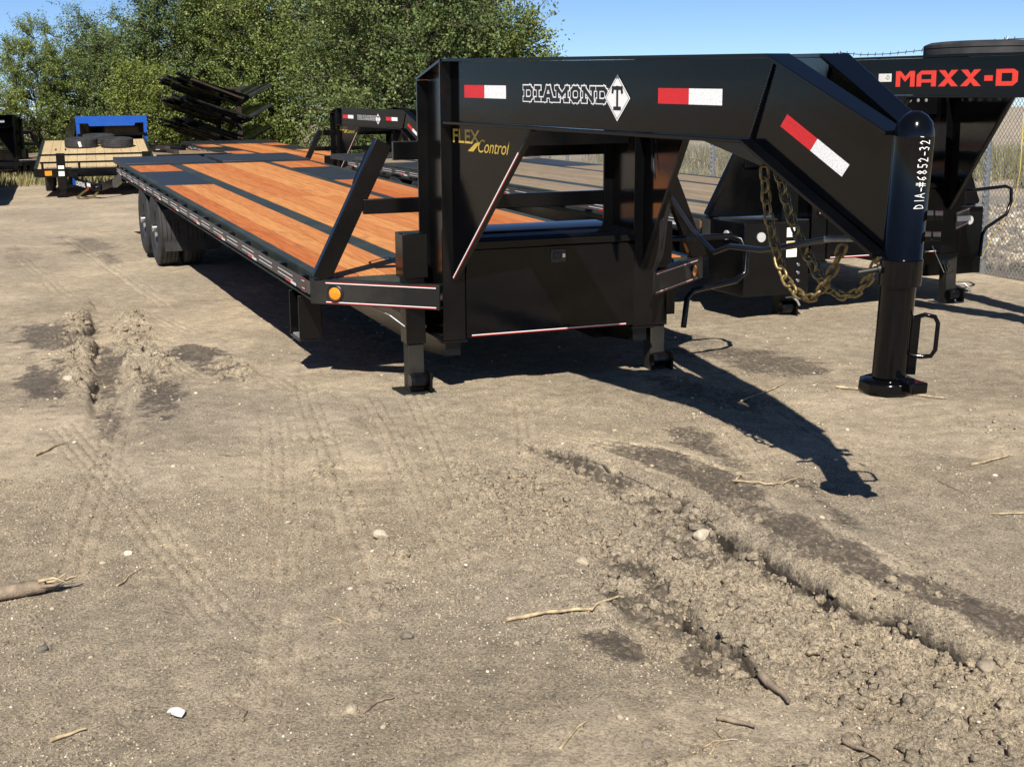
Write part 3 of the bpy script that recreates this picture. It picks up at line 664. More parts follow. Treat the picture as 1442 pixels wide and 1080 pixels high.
# ---------------------------------------------------------------- neighbour trailer with red lettering
mx, PM, dM = gooseneck('gooseneck_trailer', 'black gooseneck trailer with weathered grey plank deck and red lettering on its neck', (-1.54, 3.43, -.10), (0, .0147, .0), 'weathered_deck', detail='maxx', zt=2.02, zfoot=.11)
def maxx_extras():
    x = .70; out = []; dk = []
    for n, ch in enumerate('MAXX-D'):
        w = .085 if ch == '-' else .172
        for k, pg in enumerate(BLOCK[ch]): out.append(PM.poly([(x+a*w, 1.815+b*.108) for a, b in pg], .001+.00025*k))
        x += w+.016
    quad_mesh('lettering', out, 'bright_red_vinyl', mx)
    quad_mesh('red_reflector', [PM.rect(x+.06, x+.27, 1.84, 1.90, .001)], 'tape_red', mx)
    quad_mesh('white_reflector', [PM.rect(x+.271, x+.48, 1.84, 1.90, .001)], 'tape_white', mx)
    quad_mesh('white_label', [PM.rect(.54, .66, 1.85, 1.905, .001)], 'label_paper', mx)
    font_mesh('small_lettering', '-D', .04, 'black_vinyl', mx, PM, .60, 1.865, .0016)
    for s in (-1, 1):
        MB().prism([(.06, s*1.26, .862), (.08, s*.875, 1.60), (.08, s*.665, 1.60), (.06, s*.665, .862)], (.012, 0, 0)).build('wing_plate', 'black_paint', mx)
        MB().box(.02, .55 if s < 0 else .16, min(s*.68, s*1.24), max(s*.68, s*1.24), .30, .845).build('side_box', 'black_paint', mx, bevel=.006)
        MB().lathe([(0, .0), (.036, .0), (.036, -.012), (0, -.016)] if s < 0 else [(0, 0), (.036, 0), (.036, .012), (0, .016)], 20, 'Y', (.30, s*1.2405, .74)).build('clearance_light', 'white_lens', mx)
        MB().lathe([(0, .012), (.036, .010), (.036, 0), (0, 0)], 20, 'X', (.551 if s < 0 else .161, s*1.1, .74)).build('clearance_light', 'white_lens', mx)
    P = Plane2((.5715, -.68, 0), (0, 1, 0), (0, 0, 1))
    MB().box(.39, .45, -.86, -.72, .30, 1.17).build('jack_box', 'black_paint', mx, bevel=.004)
    Q = Plane2((.4515, -.86, 0), (0, 1, 0), (0, 0, 1)); Q2 = Plane2((.5515, -.86, 0), (0, 1, 0), (0, 0, 1))
    quad_mesh('warning_label', [Q2.rect(-.02, .07, .58, .70, .002), Q2.rect(-.02, .05, .73, .80, .002)], 'label_paper', mx)
    quad_mesh('label_header', [Q2.rect(-.015, .065, .67, .695, .0026)], 'gold_vinyl', mx)
    for z in (.52, .46, .40): MB().lathe([(0, .012), (.012, .010), (.014, 0)], 12, 'X', (.5515, -.775, z)).build('bolt_head', 'chrome', mx)
    quad_mesh('name_plate', [Plane2((.5575, .53, 0), (0, 1, 0), (0, 0, 1)).rect(.13, .26, .78, .82, .001)], 'label_paper', mx)
    MB().tube([(.34, .84, .99), (.36, 1.28, 1.02), (.38, 1.32, 1.0), (.40, 1.31, .9), (.40, 1.27, .80), (.43, 1.05, .70), (.45, 1.0, .65), (.46, .98, .48)], .014, 10).build('jack_crank', 'black_paint', mx, smooth=50)
    for s in (-1, 1): MB().tube([(.44, s*.80, .26), (.48, s*.80+.03, .27), (.50, s*.80+.06, .24), (.49, s*.80+.09, .20)], .009, 8).build('jack_hook', 'galvanised', mx, smooth=50)
maxx_extras()
# spare tyre lying on that neck
sp = tag(empty('spare_tyre', (.02, 3.44, 1.875), (R(90), 0, 0)), 'spare tyre lying flat on the neck of the red lettered trailer', 'tyre')
link_mesh('tread', TY, sp); link_mesh('rim', RIM[1], sp)

# ---------------------------------------------------------------- same model parked further back
t2, P2_, d2_ = gooseneck('gooseneck_trailer', 'far black gooseneck trailer with orange deck parked in front of the tall tree', (-20.25, 4.5, -.395), (0, .031, .06), zfoot=.315)
diamond_decals(t2, P2_, d2_)
le, P3_, d3_ = gooseneck('gooseneck_trailer', 'distant black gooseneck trailer whose neck points away beside the blue dump trailer', (-34.9, -1.95, -.42), (0, .0147, R(-32)), 'weathered_deck', zfoot=.2, L=-9.0)
PF = Plane2((3.1, .13, 0), (.545-3.1, .46, 0), (0, 0, 1)); PF.o = PF.o+PF.n*.0064
diamond_decals(le, PF, d3_, full=False)

# ---------------------------------------------------------------- bumper-pull deck-over trailer with pine boards
def deckover(name, label, loc, rz, mat, Lx, W, H, rail='black_paint', tongue=True, boards=12, pitch=0.0):
    root = tag(empty(name, loc, (0, pitch, rz)), label, 'trailer')
    w = W/boards; me = MB().box(-Lx/2, Lx/2, -w/2+.003, w/2-.003, -.04, 0).mesh('plank', mat)
    for k in range(boards):
        o = link_mesh('plank', me, root); o.location = (-Lx/2-.06, -W/2+w*(k+.5), H)
    for s in (-1, 1):
        MB().box(-Lx-.1, 0, min(s*(W/2+.005), s*(W/2+.07)), max(s*(W/2+.005), s*(W/2+.07)), H-.16, H+.02).build('side_rail', rail, root)
        MB().box(-Lx, .2, s*.45-.06, s*.45+.06, H-.36, H-.045).build('frame_rail', 'black_paint', root)
    MB().box(-.055, .03, -W/2, W/2, H-.17, H+.005).build('front_beam', 'black_paint', root)
    for xa in (-Lx*.55, -Lx*.55-.9):
        MB().tube([(xa, -W/2+.1, .39), (xa, W/2-.1, .39)], .05, 10).build('axle', 'black_paint', root)
        for s in (-1, 1): wheel(root, xa, s*(W/2-.14), .39, s)
    if tongue:
        for s in (-1, 1):
            MB().bar((.03, s*.55, H-.24), (1.35, s*.05, H-.24), .08, .14).build('tongue', 'black_paint', root)
        MB().box(1.3, 1.6, -.06, .06, H-.29, H-.19).build('coupler', 'black_paint', root, bevel=.01)
    return root
lt = deckover('flatbed_trailer', 'black bumper pull trailer with pale pine boards carrying loose tyres', (-23.6, -.45, -.428), -.085, 'pine_deck', 6.2, 2.42, .92, pitch=.08)
def lt_extras():
    H = .92
    for z in (H+.14, H+.30):
        MB().box(-.02, .02, -1.15, 1.15, z-.018, z+.018).build('front_rail', 'black_paint', lt)
    for y in (-1.1, -.35, .45, 1.1): MB().box(-.018, .018, y-.025, y+.025, H+.006, H+.12).build('rail_post', 'black_paint', lt)
    for y, a in ((-.72, .0), (1.05, .0)):
        MB().box(.04, .16, y-.09, y+.09, .50 if y < 0 else H-.3, H+.34).build('jack_leg', 'black_paint', lt)
        P = Plane2((.161, y-.09, 0), (0, 1, 0), (0, 0, 1))
        quad_mesh('jack_label', [P.rect(.03, .15, H+.02, H+.09, .001), P.rect(.03, .15, H-.13, H-.03, .001)], 'label_paper', lt)
    MB().box(.06, .14, -.78, -.66, .345, .50).build('jack_drop_leg', 'black_paint', lt)
    MB().box(.0, .22, -.84, -.60, .33, .345).build('jack_foot', 'black_paint', lt)
    for y in (-.80, -.60): MB().lathe([(0, .03), (.03, 0), (0, -.03)], 8, 'Z', (.1, y, H+.42)).build('jack_bolt', 'chrome', lt)
    MB().box(.031, .04, -1.06, -.92, H-.13, H-.03).build('marker_light', 'amber_lens', lt)
    s = -1; P = Plane2((.03+.5, -.55*.6-.05, H-.31), (1.32, .5, 0), (0, 0, 1)); P.o = P.o+P.n*.048
    a = Vector((.03, -.55, H-.24)); b = Vector((1.35, -.05, H-.24)); d = (b-a).normalized(); P = Plane2(a, d, (0, 0, 1)); P.o = P.o+P.n*.042
    font_mesh('lettering', 'LOADTRAIL', .13, 'white_vinyl', lt, P, .42, -.05, .001, bold=.003, sx=.78)
    quad_mesh('blue_patch', [P.rect(.24, .38, -.07, .07, .001)], 'blue_paint', lt)
    quad_mesh('white_reflector', [P.rect(1.06, 1.26, -.01, .065, .001)], 'tape_white', lt); quad_mesh('red_reflector', [P.rect(1.06, 1.16, -.07, -.012, .001)], 'tape_red', lt)
lt_extras()
ch2 = [(1.15, -.20, .62), (1.10, -.30, .55), (1.2, -.42, .47), (1.45, -.35, .46), (1.6, -.1, .52), (1.55, .0, .62)]
Mlt = Matrix.Translation((-23.6, -.45, -.428)) @ Matrix.Rotation(-.085, 4, 'Z') @ Matrix.Rotation(.08, 4, 'Y')
MB().tube([Mlt @ Vector(p) for p in ch2], .022, 6).build('tongue_chain', 'chain_zinc')
tag(bpy.data.objects['tongue_chain'], 'slack zinc chain drooping under the tongue of the pine decked trailer', 'chain')
for k, (x, y, z, lab) in enumerate(((-4.5, -.32, .92+.1125, 'loose tyre with a white sticker flat on the pine deck'), (-4.35, .52, .92+.1125, 'loose tyre lying on pine boards beside the tyre with a sticker'), (-5.35, .1, .92+.1125, 'loose tyre lying on the pine deck behind two other tyres'))):
    p = Mlt @ Vector((x, y, z)); o = tag(empty('loose_tyre', p, (R(90), .08, 0)), lab, 'tyre', 'loose tyres on the pine deck')
    link_mesh('tread', TY, o); link_mesh('rim', RIM[1], o)
    if k == 0: quad_mesh('sticker', [Plane2((.391, .03, -.05), (0, -1, .25), (0, .25, 1)).rect(-.05, .03, -.02, .13, .001)] if False else [[(.393, -.06, .02), (.393, .06, .05), (.393, .05, .11), (.393, -.07, .08)]], 'label_paper', o)

fb = deckover('flatbed_trailer', 'old flatbed trailer with pale side rail loaded with scrap steel', (-26.6, 2.05, -.17), .06, 'weathered_deck', 8.5, 1.7, .82, rail='pale_paint', tongue=False)
fb2 = deckover('flatbed_trailer', 'weathered wood flatbed trailer standing left of the pine decked trailer', (-20.2, -4.0, -.12), -.05, 'weathered_deck', 10.5, 2.4, .84, rail='dusty_black', tongue=False)
# scrap on the old flatbed
for k in range(9):
    rr = random.Random(k); Lk = rr.uniform(.9, 2.6)
    o = MB().box(-Lk/2, Lk/2, -.06, .06, 0, rr.choice((.05, .09, .14))).build('scrap_beam', rr.choice(('rust_steel', 'black_paint', 'galvanised')), bevel=.004)
    o.location = (-28.2-k*.62, 1.55+rr.random()*.7, .651); o.rotation_euler = (0, 0, rr.uniform(-.35, .35))
    tag(o, 'short length of scrap steel lying on the old pale railed flatbed', 'steel beam', 'scrap steel on the old flatbed')

# ---------------------------------------------------------------- blue dump trailer
def dump():
    r = tag(empty('dump_trailer', (-32.6, .8, -.18), (0, 0, .08)), 'blue dump trailer with a raised front hood parked behind the pine decked trailer', 'trailer'); r.scale = (.9, .86, .97)
    MB().prism([(.0, -1.12, 1.62), (.0, -1.12, 1.82), (.0, 1.12, 1.82), (.0, 1.12, 1.62), (.0, .75, 1.62), (.0, .70, 1.54), (.0, -.70, 1.54), (.0, -.75, 1.62)], (-.08, 0, 0)).build('hood', 'blue_paint', r)
    MB().prism([(-.082, -1.1, 1.62), (-.082, -1.1, 1.80), (-2.3, -1.1, 1.52), (-2.3, -1.1, .9), (-1.2, -1.1, .9)], (0, 2.2, 0)).build('bed', 'black_paint', r)
    for s in (-1, 1):
        MB().box(-.08, .0, s*1.06-.05, s*1.06+.05, .55, 1.615).build('corner_post', 'blue_paint', r)
    for z in (1.02, 1.30): MB().box(.002, .05, -1.1, 1.1, z-.035, z+.035).build('cross_bar', 'blue_paint' if z < 1.1 else 'black_paint', r)
    MB().box(-2.5, .4, -.5, .5, .5, .72).build('frame', 'black_paint', r)
    for xa in (-1.1, -2.0):
        MB().tube([(xa, -1.0, .39), (xa, 1.0, .39)], .05, 10).build('axle', 'black_paint', r)
        for s in (-1, 1): wheel(r, xa, s*1.05, .39, s)
dump()

# ---------------------------------------------------------------- cantilever rack with black steel
def rack():
    bx, by = -34.6, 4.38
    r = tag(empty('steel_rack', (bx, by, -.2), (0, 0, .36)), 'tall cantilever rack with slanting arms in front of the trees', 'rack'); r.scale = (.86, .86, .9)
    for x in (-.7, .7):
        MB().box(x-.06, x+.06, -.07, .07, 0, 2.75).build('post', 'rust_steel', r)
        MB().box(x-.08, x+.08, -.9, .9, 0, .1).build('foot', 'rust_steel', r)
        for z in (.95, 1.65, 2.30):
            MB().bar((x, -.07, z), (x, -1.75, z+.54), .05, .07).build('arm', 'rust_steel', r)
            MB().bar((x, .07, z), (x, 1.05, z+.52), .05, .07).build('arm', 'rust_steel', r)
    MB().tube([(-.7, 0, 2.78), (.7, 0, 2.78)], .06, 10).build('top_pipe', 'rust_steel', r)
    MW = Matrix.Translation((bx, by, -.2)) @ Matrix.Rotation(.36, 4, 'Z') @ Matrix.Diagonal((.86, .86, .9, 1))
    meL = [MB().box(-.085, .085, -1.0, 1.0, -.032, .032).mesh('steel_channel', mt) for mt in ('black_paint', 'black_paint', 'gloss_black', 'dusty_black', 'black_paint', 'black_paint', 'gloss_black', 'rust_steel')]
    meR = [MB().box(-.13, .13, -.6, .6, -.03, .03).mesh('steel_plate', mt) for mt in ('black_paint', 'plate_steel', 'black_paint')]
    rr = random.Random(9)
    for lev, z in enumerate((.95, 1.65, 2.30)):
        for j in range(30):
            lay, col = divmod(j, 10); off = rr.uniform(-.34, .30); ang = -.311
            y = -.98+off; x = -.95+col*.21+rr.uniform(-.03, .03); zz = z+(-y)*.3212+.08+lay*.075+.002*col
            o = link_mesh('steel_channel', rr.choice(meL), None); o.matrix_world = MW @ Matrix.Translation((x, y, zz)) @ Matrix.Rotation(ang, 4, 'X') @ Matrix.Rotation(rr.uniform(-.07, .07), 4, 'Z') @ Matrix.Rotation(rr.uniform(-.03, .03), 4, 'X')
            tag(o, 'black steel channel laid in the %s left arm layer of the cantilever rack' % ('lowest', 'middle', 'top')[lev], 'steel channel', 'channels on the %s left arms' % ('lowest', 'middle', 'top')[lev])
        for j in range(7):
            y = .64+rr.uniform(-.08, .08); x = -.8+j*.27; zz = z+y*.44+.085
            o = link_mesh('steel_plate', rr.choice(meR), None); o.matrix_world = MW @ Matrix.Translation((x, y, zz)) @ Matrix.Rotation(.415, 4, 'X')
            tag(o, 'black steel plate on the %s short right arms of the cantilever rack' % ('lowest', 'middle', 'top')[lev], 'steel plate', 'plates on the %s right arms' % ('lowest', 'middle', 'top')[lev])
rack()

# ---------------------------------------------------------------- ground
rng = np.random.default_rng(11)
_lat = {}
def vnoise(x, y, f, seed):
    if seed not in _lat: _lat[seed] = np.random.default_rng(seed).random((256, 256)).astype(np.float32)
    g = _lat[seed]; X = x*f+seed*17.3; Y = y*f+seed*9.1
    xi = np.floor(X).astype(np.int64); yi = np.floor(Y).astype(np.int64); fx = X-xi; fy = Y-yi
    fx = fx*fx*fx*(fx*(fx*6-15)+10); fy = fy*fy*fy*(fy*(fy*6-15)+10)
    a = g[xi % 256, yi % 256]; b = g[(xi+1) % 256, yi % 256]; c = g[xi % 256, (yi+1) % 256]; d = g[(xi+1) % 256, (yi+1) % 256]
    return (a*(1-fx)+b*fx)*(1-fy)+(c*(1-fx)+d*fx)*fy
def fbm(x, y, f, seed, o=4, g=.5):
    s = 0; a = 1; t = 0
    for k in range(o): s = s+a*vnoise(x, y, f*2**k, seed+k); t += a; a *= g
    return s/t
def ss(a, b, x): t = np.clip((x-a)/(b-a), 0, 1); return t*t*(3-2*t)
def ell(x, y, cx, cy, rx, ry, ang=0):
    c, s = math.cos(ang), math.sin(ang); u = (x-cx)*c+(y-cy)*s; v = -(x-cx)*s+(y-cy)*c
    return np.sqrt((u/rx)**2+(v/ry)**2)
def pline(x, pts):
    return np.interp(x, [p[0] for p in pts], [p[1] for p in pts])
L1 = [(1.6, -.70), (1.96, -.65), (2.3, -.55), (2.6, -.51), (2.87, -.48), (3.3, -.53), (3.68, -.57), (3.92, -.54), (4.4, -.53), (4.85, -.50)]
L2 = [(3.3, -.96), (3.5, -.98), (3.78, -.94), (4.01, -.97), (4.27, -1.05), (4.51, -1.08), (4.75, -1.13)]
LC = [(-5.2, -2.13), (-4.99, -2.15), (-3.32, -2.30), (-2.07, -2.39), (-1.2, -2.45), (-.33, -2.53), (.6, -2.63)]
def field(x, y):
    """height, damp, clod density, gravel at ground points"""
    near = ss(-14, -4, x)*ss(-9, -5, y)*(1-ss(9, 13, x))*(1-ss(4.5, 6, y))
    h = .10*(fbm(x, y, .22, 1, 3)-.5)*(1-.75*near)+.0075*np.clip(x+8, -60, 0)
    wob = .10*(fbm(x, y, 2.6, 21, 3)-.5)+.05*(fbm(x, y, 6, 25, 2, .5)-.5)
    mid = fbm(x, y, 2.2, 5, 4)
    fine = fbm(x, y, 14, 9, 4, .6)
    h = h+near*(.030*(mid-.5)+.012*(fine-.5))
    clod = np.zeros_like(x); damp_shade = np.zeros_like(x)
    # right-hand rut: a low raised smooth track, a torn crack, churned floor
    jag = .07*(fbm(x, y, 5, 47, 2, .5)-.5)
    e1 = y-(pline(x, L1)+wob*1.2)+jag; on1 = ss(1.5, 2.3, x)*(1-ss(4.7, 5.1, x))
    up = ss(-.05, .06, e1)*(1-ss(.40, .62, e1))
    h = h+on1*.030*up*(.6+.8*fbm(x, y, 1.7, 33, 2))
    fl = (1-ss(-.09, -.01, e1))*ss(-.62, -.42, e1)
    h = h-on1*fl*.020
    wid = .004+.024*ss(.36, .62, fbm(x, y*.3, 1.9, 57, 3)); crack = on1*np.exp(-((e1+wid*.8)/wid)**4)
    h = h-crack*np.minimum(.06, wid*2.6)
    lumpy = fbm(x, y, 11, 31, 4, .6)
    churn = on1*fl+ss(1.9, 2.6, x)*(1-ss(5.1, 5.9, x))*np.exp(-((y+.9)/.42)**2)*.9
    churn = np.clip(churn+np.exp(-((x-5.0)/.7)**2-((y+.85)/.45)**2)*.8, 0, 1)*(.25+.75*ss(.36, .56, fbm(x, y, 1.3, 59, 3)))
    cr = np.exp(-((fbm(x, y, 9, 37, 3, .6)-.5)/.022)**2)+.8*np.exp(-((fbm(x, y, 21, 45, 2, .5)-.5)/.03)**2)
    h = h+churn*(.075*(lumpy-.45)+.045*(fbm(x, y, 30, 35, 3, .6)-.5)-.020*cr*ss(.38, .56, mid))
    clod = np.maximum(clod, churn)
    ridge = on1*np.exp(-((e1-.05)/.05)**2)*ss(.35, .55, fbm(x, y, 3, 63, 3)); h = h+ridge*.03*fbm(x, y, 13, 41, 3); clod = np.maximum(clod, ridge*.9)
    damp_shade = np.maximum(damp_shade, np.clip(crack*1.3, 0, 1))  # dark of the torn crack painted into the soil colour
    damp_shade = np.maximum(damp_shade, .8*on1*ss(-.12, -.06, e1)*(1-ss(-.03, 0, e1))*ss(.40, .52, fbm(x, y, 2.2, 55, 3)))  # torn face: moist soil and its shade, both put into the colour
    damp_shade = np.maximum(damp_shade, on1*ss(.08, .16, e1)*(1-ss(.34, .44, e1))*ss(.36, .54, fbm(x, y, 2.6, 51, 4))*ss(1.7, 2.4, x)*.80)
    trk = on1*ss(.07, .11, e1)*(1-ss(.40, .46, e1))                               # lengthwise tread grooves in the smooth track
    gv = np.clip(np.sin((y-pline(x, L1)+.012*np.sin(x*2.0))*2*math.pi/.062)*2.0-.9, 0, 1)*ss(.28, .45, fbm(x, y, 1.6, 53, 3)); h = h-trk*.018*gv; damp_shade = np.maximum(damp_shade, trk*gv*.75)  # grooves are coloured darker too
    pack = trk*.9
    # second torn edge and puddle floor
    e2 = y-(pline(x, L2)+wob); on2 = ss(3.25, 3.6, x)*(1-ss(4.6, 4.85, x))
    e2 = e2+jag; w2 = .004+.022*ss(.40, .62, fbm(x, y*.3, 2.3, 67, 3)); k2 = on2*np.exp(-((e2+w2)/w2)**4); h = h-k2*np.minimum(.055, w2*2.5); damp_shade = np.maximum(damp_shade, k2); h = h-on2*(1-ss(-.05, .03, e2))*ss(-.30, -.18, e2)*.035  # second crack's shade is painted into the colour as well
    damp_shade = np.maximum(damp_shade, .8*on2*np.exp(-((e2+.05)/.06)**2))
    for cx, cy, rx, ry, a, k in ((4.32, -1.42, .22, .10, .3, .95), (4.25, -1.60, .14, .06, 0, .7), (4.05, -1.15, .25, .10, .2, .9), (4.52, -1.20, .16, .05, .1, 1), (3.5, -.72, .35, .06, 0, .9), (3.0, -.62, .3, .05, 0, .9), (3.55, -.35, .8, .09, -.02, .8), (4.2, -.33, .5, .10, -.03, .95), (2.7, -.3, .5, .07, 0, .7),
                                 (2.3, .05, .55, .13, -.15, .8), (3.1, .12, .45, .10, -.2, .85), (3.3, .05, .5, .07, -.18, .8), (.3, 1.5, .75, .28, .0, .85), (-.4, 1.5, .5, .2, 0, .6), (1.3, .75, .35, .18, .2, .7), (.9, .65, .3, .12, 0, .8),
                                 (-1.4, -1.74, .75, .19, -.05, 1), (-2.9, -2.62, .8, .22, -.1, .9), (-.95, -2.76, .95, .16, -.06, .95), (-.25, -2.15, .65, .11, -.12, .95), (-1.3, -2.34, 1.3, .10, -.10, 1), (.25, -2.48, .8, .06, -.1, .7),
                                 (-3.4, -2.3, 1.0, .09, -.08, .7), (-10.2, -1.8, 1.6, .3, .1, .7), (-9.2, -2.6, 1.2, .2, 0, .5), (-8.6, -1.65, .8, .1, 0, .7), (5.2, -1.9, .3, .1, 0, .35)):
        d = ell(x, y, cx, cy, rx*1.15, ry*1.15, a)+1.5*(fbm(x, y, 2.2, 65, 3)-.5)+1.3*(fbm(x, y, 10, 61, 4, .65)-.5)
        damp_shade = np.maximum(damp_shade, k*.80*(1-ss(.45, 1.1, d)))
    # left-hand rut
    e3 = y-(pline(x, LC)+wob*.9)+.6*jag; on3 = ss(-5.2, -4.3, x)*(1-ss(-.1, .7, x))
    h = h-on3*ss(-.02, .03, e3)*(1-ss(.17, .26, e3))*.040
    h = h-on3*.03*np.exp(-((e3-.02)/.022)**2)*ss(.42, .62, fbm(x, y, 1.6, 43, 3))
    damp_shade = np.maximum(damp_shade, on3*np.exp(-((e3-.012)/.028)**2)*ss(.42, .62, fbm(x, y, 1.6, 43, 3)))  # shade of the left crack, painted as dark soil
    c3 = on3*(np.exp(-((e3+.10)/.10)**2)+np.exp(-((e3-.33)/.12)**2)*1.1)*ss(-4.6, -3.2, x)*(1-ss(-1.0, .1, x))
    c3 = np.clip(c3+np.exp(-((x+.75)/.5)**2-((y+1.62)/.12)**2)*.8+np.exp(-((x+1.5)/.9)**2-((y+2.05)/.13)**2)*.8, 0, 1)
    h = h+c3*(.13*(lumpy-.33)+.05*(fbm(x, y, 26, 35, 3, .6)-.5)-.02*cr); clod = np.maximum(clod, c3*1.0)
    h = h+on3*ss(.02, .05, e3)*(1-ss(.15, .19, e3))*.008*np.sin(x*2*math.pi/.13+3*e3)
    h = h-.07*np.exp(-ell(x, y, -.72, -2.16, .16, .045)**2)-.05*np.exp(-ell(x, y, -2.08, -2.34, .1, .03)**2)
    damp_shade = np.maximum(damp_shade, np.exp(-ell(x, y, -.72, -2.16, .15, .05)**2))  # hollow coloured dark
    # faint ridge and tread grooves across the near ground
    yr = np.interp(x, [1.4, 1.63, 2.44, 2.96, 3.33, 4.0, 4.5], [-1.62, -1.68, -1.69, -1.75, -1.77, -2.08, -2.28])
    e4 = y-(yr+wob); on4 = ss(1.4, 2.0, x)*(1-ss(4.4, 4.7, x)); rg = on4*np.exp(-(e4/.06)**2)*ss(.38, .58, fbm(x, y, 2.4, 71, 3))
    h = h+rg*.05*lumpy; clod = np.maximum(clod, rg*.75)
    for y0, y1, x0, x1, k, w in ((-1.55, -2.42, .2, 4.5, .012, .05), (-1.28, -2.02, -.4, 4.0, .009, .055), (-2.30, -2.90, -.6, 3.2, .011, .06), (-2.75, -2.42, .3, 3.9, .011, .05), (-1.05, -1.62, .3, 3.7, .011, .05), (-.10, -.85, .3, 2.3, .011, .055), (-1.95, -2.65, 2.6, 5.2, .010, .05), (.45, -.05, 1.5, 3.3, .012, .055), (-1.75, -1.35, -3.5, .2, .012, .06), (-2.05, -1.55, -2.2, 1.6, .011, .055), (-.70, -1.35, -.1, 2.9, .009, .055), (-.02, -.27, 3.7, 5.2, .013, .055), (.20, -.10, 3.4, 5.2, .011, .055), (-.25, -.60, .7, 2.2, .010, .06), (-2.6, -2.2, -9, -3, .014, .07), (-1.9, -1.6, -12, -4, .014, .08), (.9, .3, 1.5, 4.2, .008, .06)):
        yc = y0+(y1-y0)*(x-x0)/(x1-x0); e = y-yc; on = ss(x0, x0+.3, x)*(1-ss(x1-.3, x1, x))*np.exp(-(e/.10)**4)
        on = on*ss(.28, .46, fbm(x, y, 1.1, 77+int(w*1000)+int(x0*10) % 7, 3)); pack = np.maximum(pack, on*.45)
        gr_ = np.clip(np.sin((e+.006*np.sin(x*3))*2*math.pi/w)*2.2-1.1, 0, 1); damp_shade = np.maximum(damp_shade, on*gr_*.42)  # groove lines get a darker soil colour
        h = h*(1-.35*on)-on*(.006+k*np.clip(np.sin((e+.006*np.sin(x*3))*2*math.pi/w)*2.2-1.1, 0, 1)*1.25*(.8+.2*np.sin(x*2*math.pi/.11+e*20)))
    clod = np.maximum(clod, .55*np.exp(-((x-5.15)/.5)**2-((y+.7)/.35)**2))
    bankR = np.exp(-((x-2.9)/.7)**2-((y-1.5)/.3)**2); clod = np.maximum(clod, .5*bankR*ss(.4, .6, mid)); h = h+.02*bankR
    grav = ss(5.75, 6.3, y+.10*x*0+.6*(fbm(x, y, .5, 81, 3)-.5)+.08*(x+2.5))*(1-ss(12, 15, y+2*(fbm(x, y, .2, 85, 3)-.5)))
    h = h+grav*ss(-25, -15, x)*(.22*(fbm(x, y, .8, 87, 4)-.35))
    pack = np.maximum(pack, ss(.53, .68, fbm(x, y, .7, 131, 4))*.85)*(1-clod)
    return h, np.clip(damp_shade, 0, 1), np.clip(clod, 0, 1), np.clip(grav, 0, 1), np.clip(pack, 0, 1)
def axis(segs):
    out = []
    for a, b, st in segs: n = max(1, int(round((b-a)/st))); out += list(np.linspace(a, b, n, endpoint=False))
    return np.array(out+[segs[-1][1]])
GX = axis([(-400, -100, 30), (-100, -30, 5), (-30, -12, .6), (-12, -4, .10), (-4, -2.8, .035), (-2.8, 0, .02), (0, 1.4, .016), (1.4, 5.5, .0105), (5.5, 6.2, .05), (6.2, 12, .4), (12, 60, 6), (60, 400, 40)])
GY = axis([(-400, -60, 34), (-60, -8, 4), (-8, -3.6, .3), (-3.6, -3.3, .03), (-3.3, -1.2, .0105), (-1.2, -.9, .007), (-.9, -.72, .0105), (-.72, -.38, .0052), (-.38, 1.3, .0105), (1.3, 2.6, .03), (2.6, 7, .07), (7, 14, .25), (14, 60, 3), (60, 400, 34)])
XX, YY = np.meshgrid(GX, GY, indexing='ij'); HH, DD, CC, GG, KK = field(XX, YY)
def ground():
    nx, ny = XX.shape; sx = np.zeros_like(XX); sy = np.zeros_like(XX)
    # torn edges lean out over the rut floor
    e1 = YY-pline(XX, L1); on = ss(1.7, 2.2, XX)*(1-ss(4.6, 4.9, XX)); sy -= on*.0
    co = np.stack([XX+sx, YY+sy, HH], -1).reshape(-1, 3).astype(np.float32)
    idx = np.arange(nx*ny).reshape(nx, ny); q = np.stack([idx[:-1, :-1], idx[1:, :-1], idx[1:, 1:], idx[:-1, 1:]], -1).reshape(-1, 4)
    me = bpy.data.meshes.new('ground'); me.vertices.add(len(co)); me.vertices.foreach_set('co', co.ravel())
    me.loops.add(q.size); me.loops.foreach_set('vertex_index', q.ravel().astype(np.int32))
    me.polygons.add(len(q)); me.polygons.foreach_set('loop_start', np.arange(0, q.size, 4, dtype=np.int32)); me.polygons.foreach_set('loop_total', np.full(len(q), 4, np.int32))
    me.update(calc_edges=True); me.shade_smooth()
    for nm, arr in (('damp_shade', DD), ('gravel', GG), ('pack', KK)):
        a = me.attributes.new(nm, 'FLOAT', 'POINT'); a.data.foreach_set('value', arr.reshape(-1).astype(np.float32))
    me.materials.append(MATS['soil']); o = link_mesh('ground', me); tag(o, 'dry tan dirt yard with ruts and moist patches', kind='structure')
ground()
def gz(x, y): return float(field(np.array([float(x)]), np.array([float(y)]))[0][0])

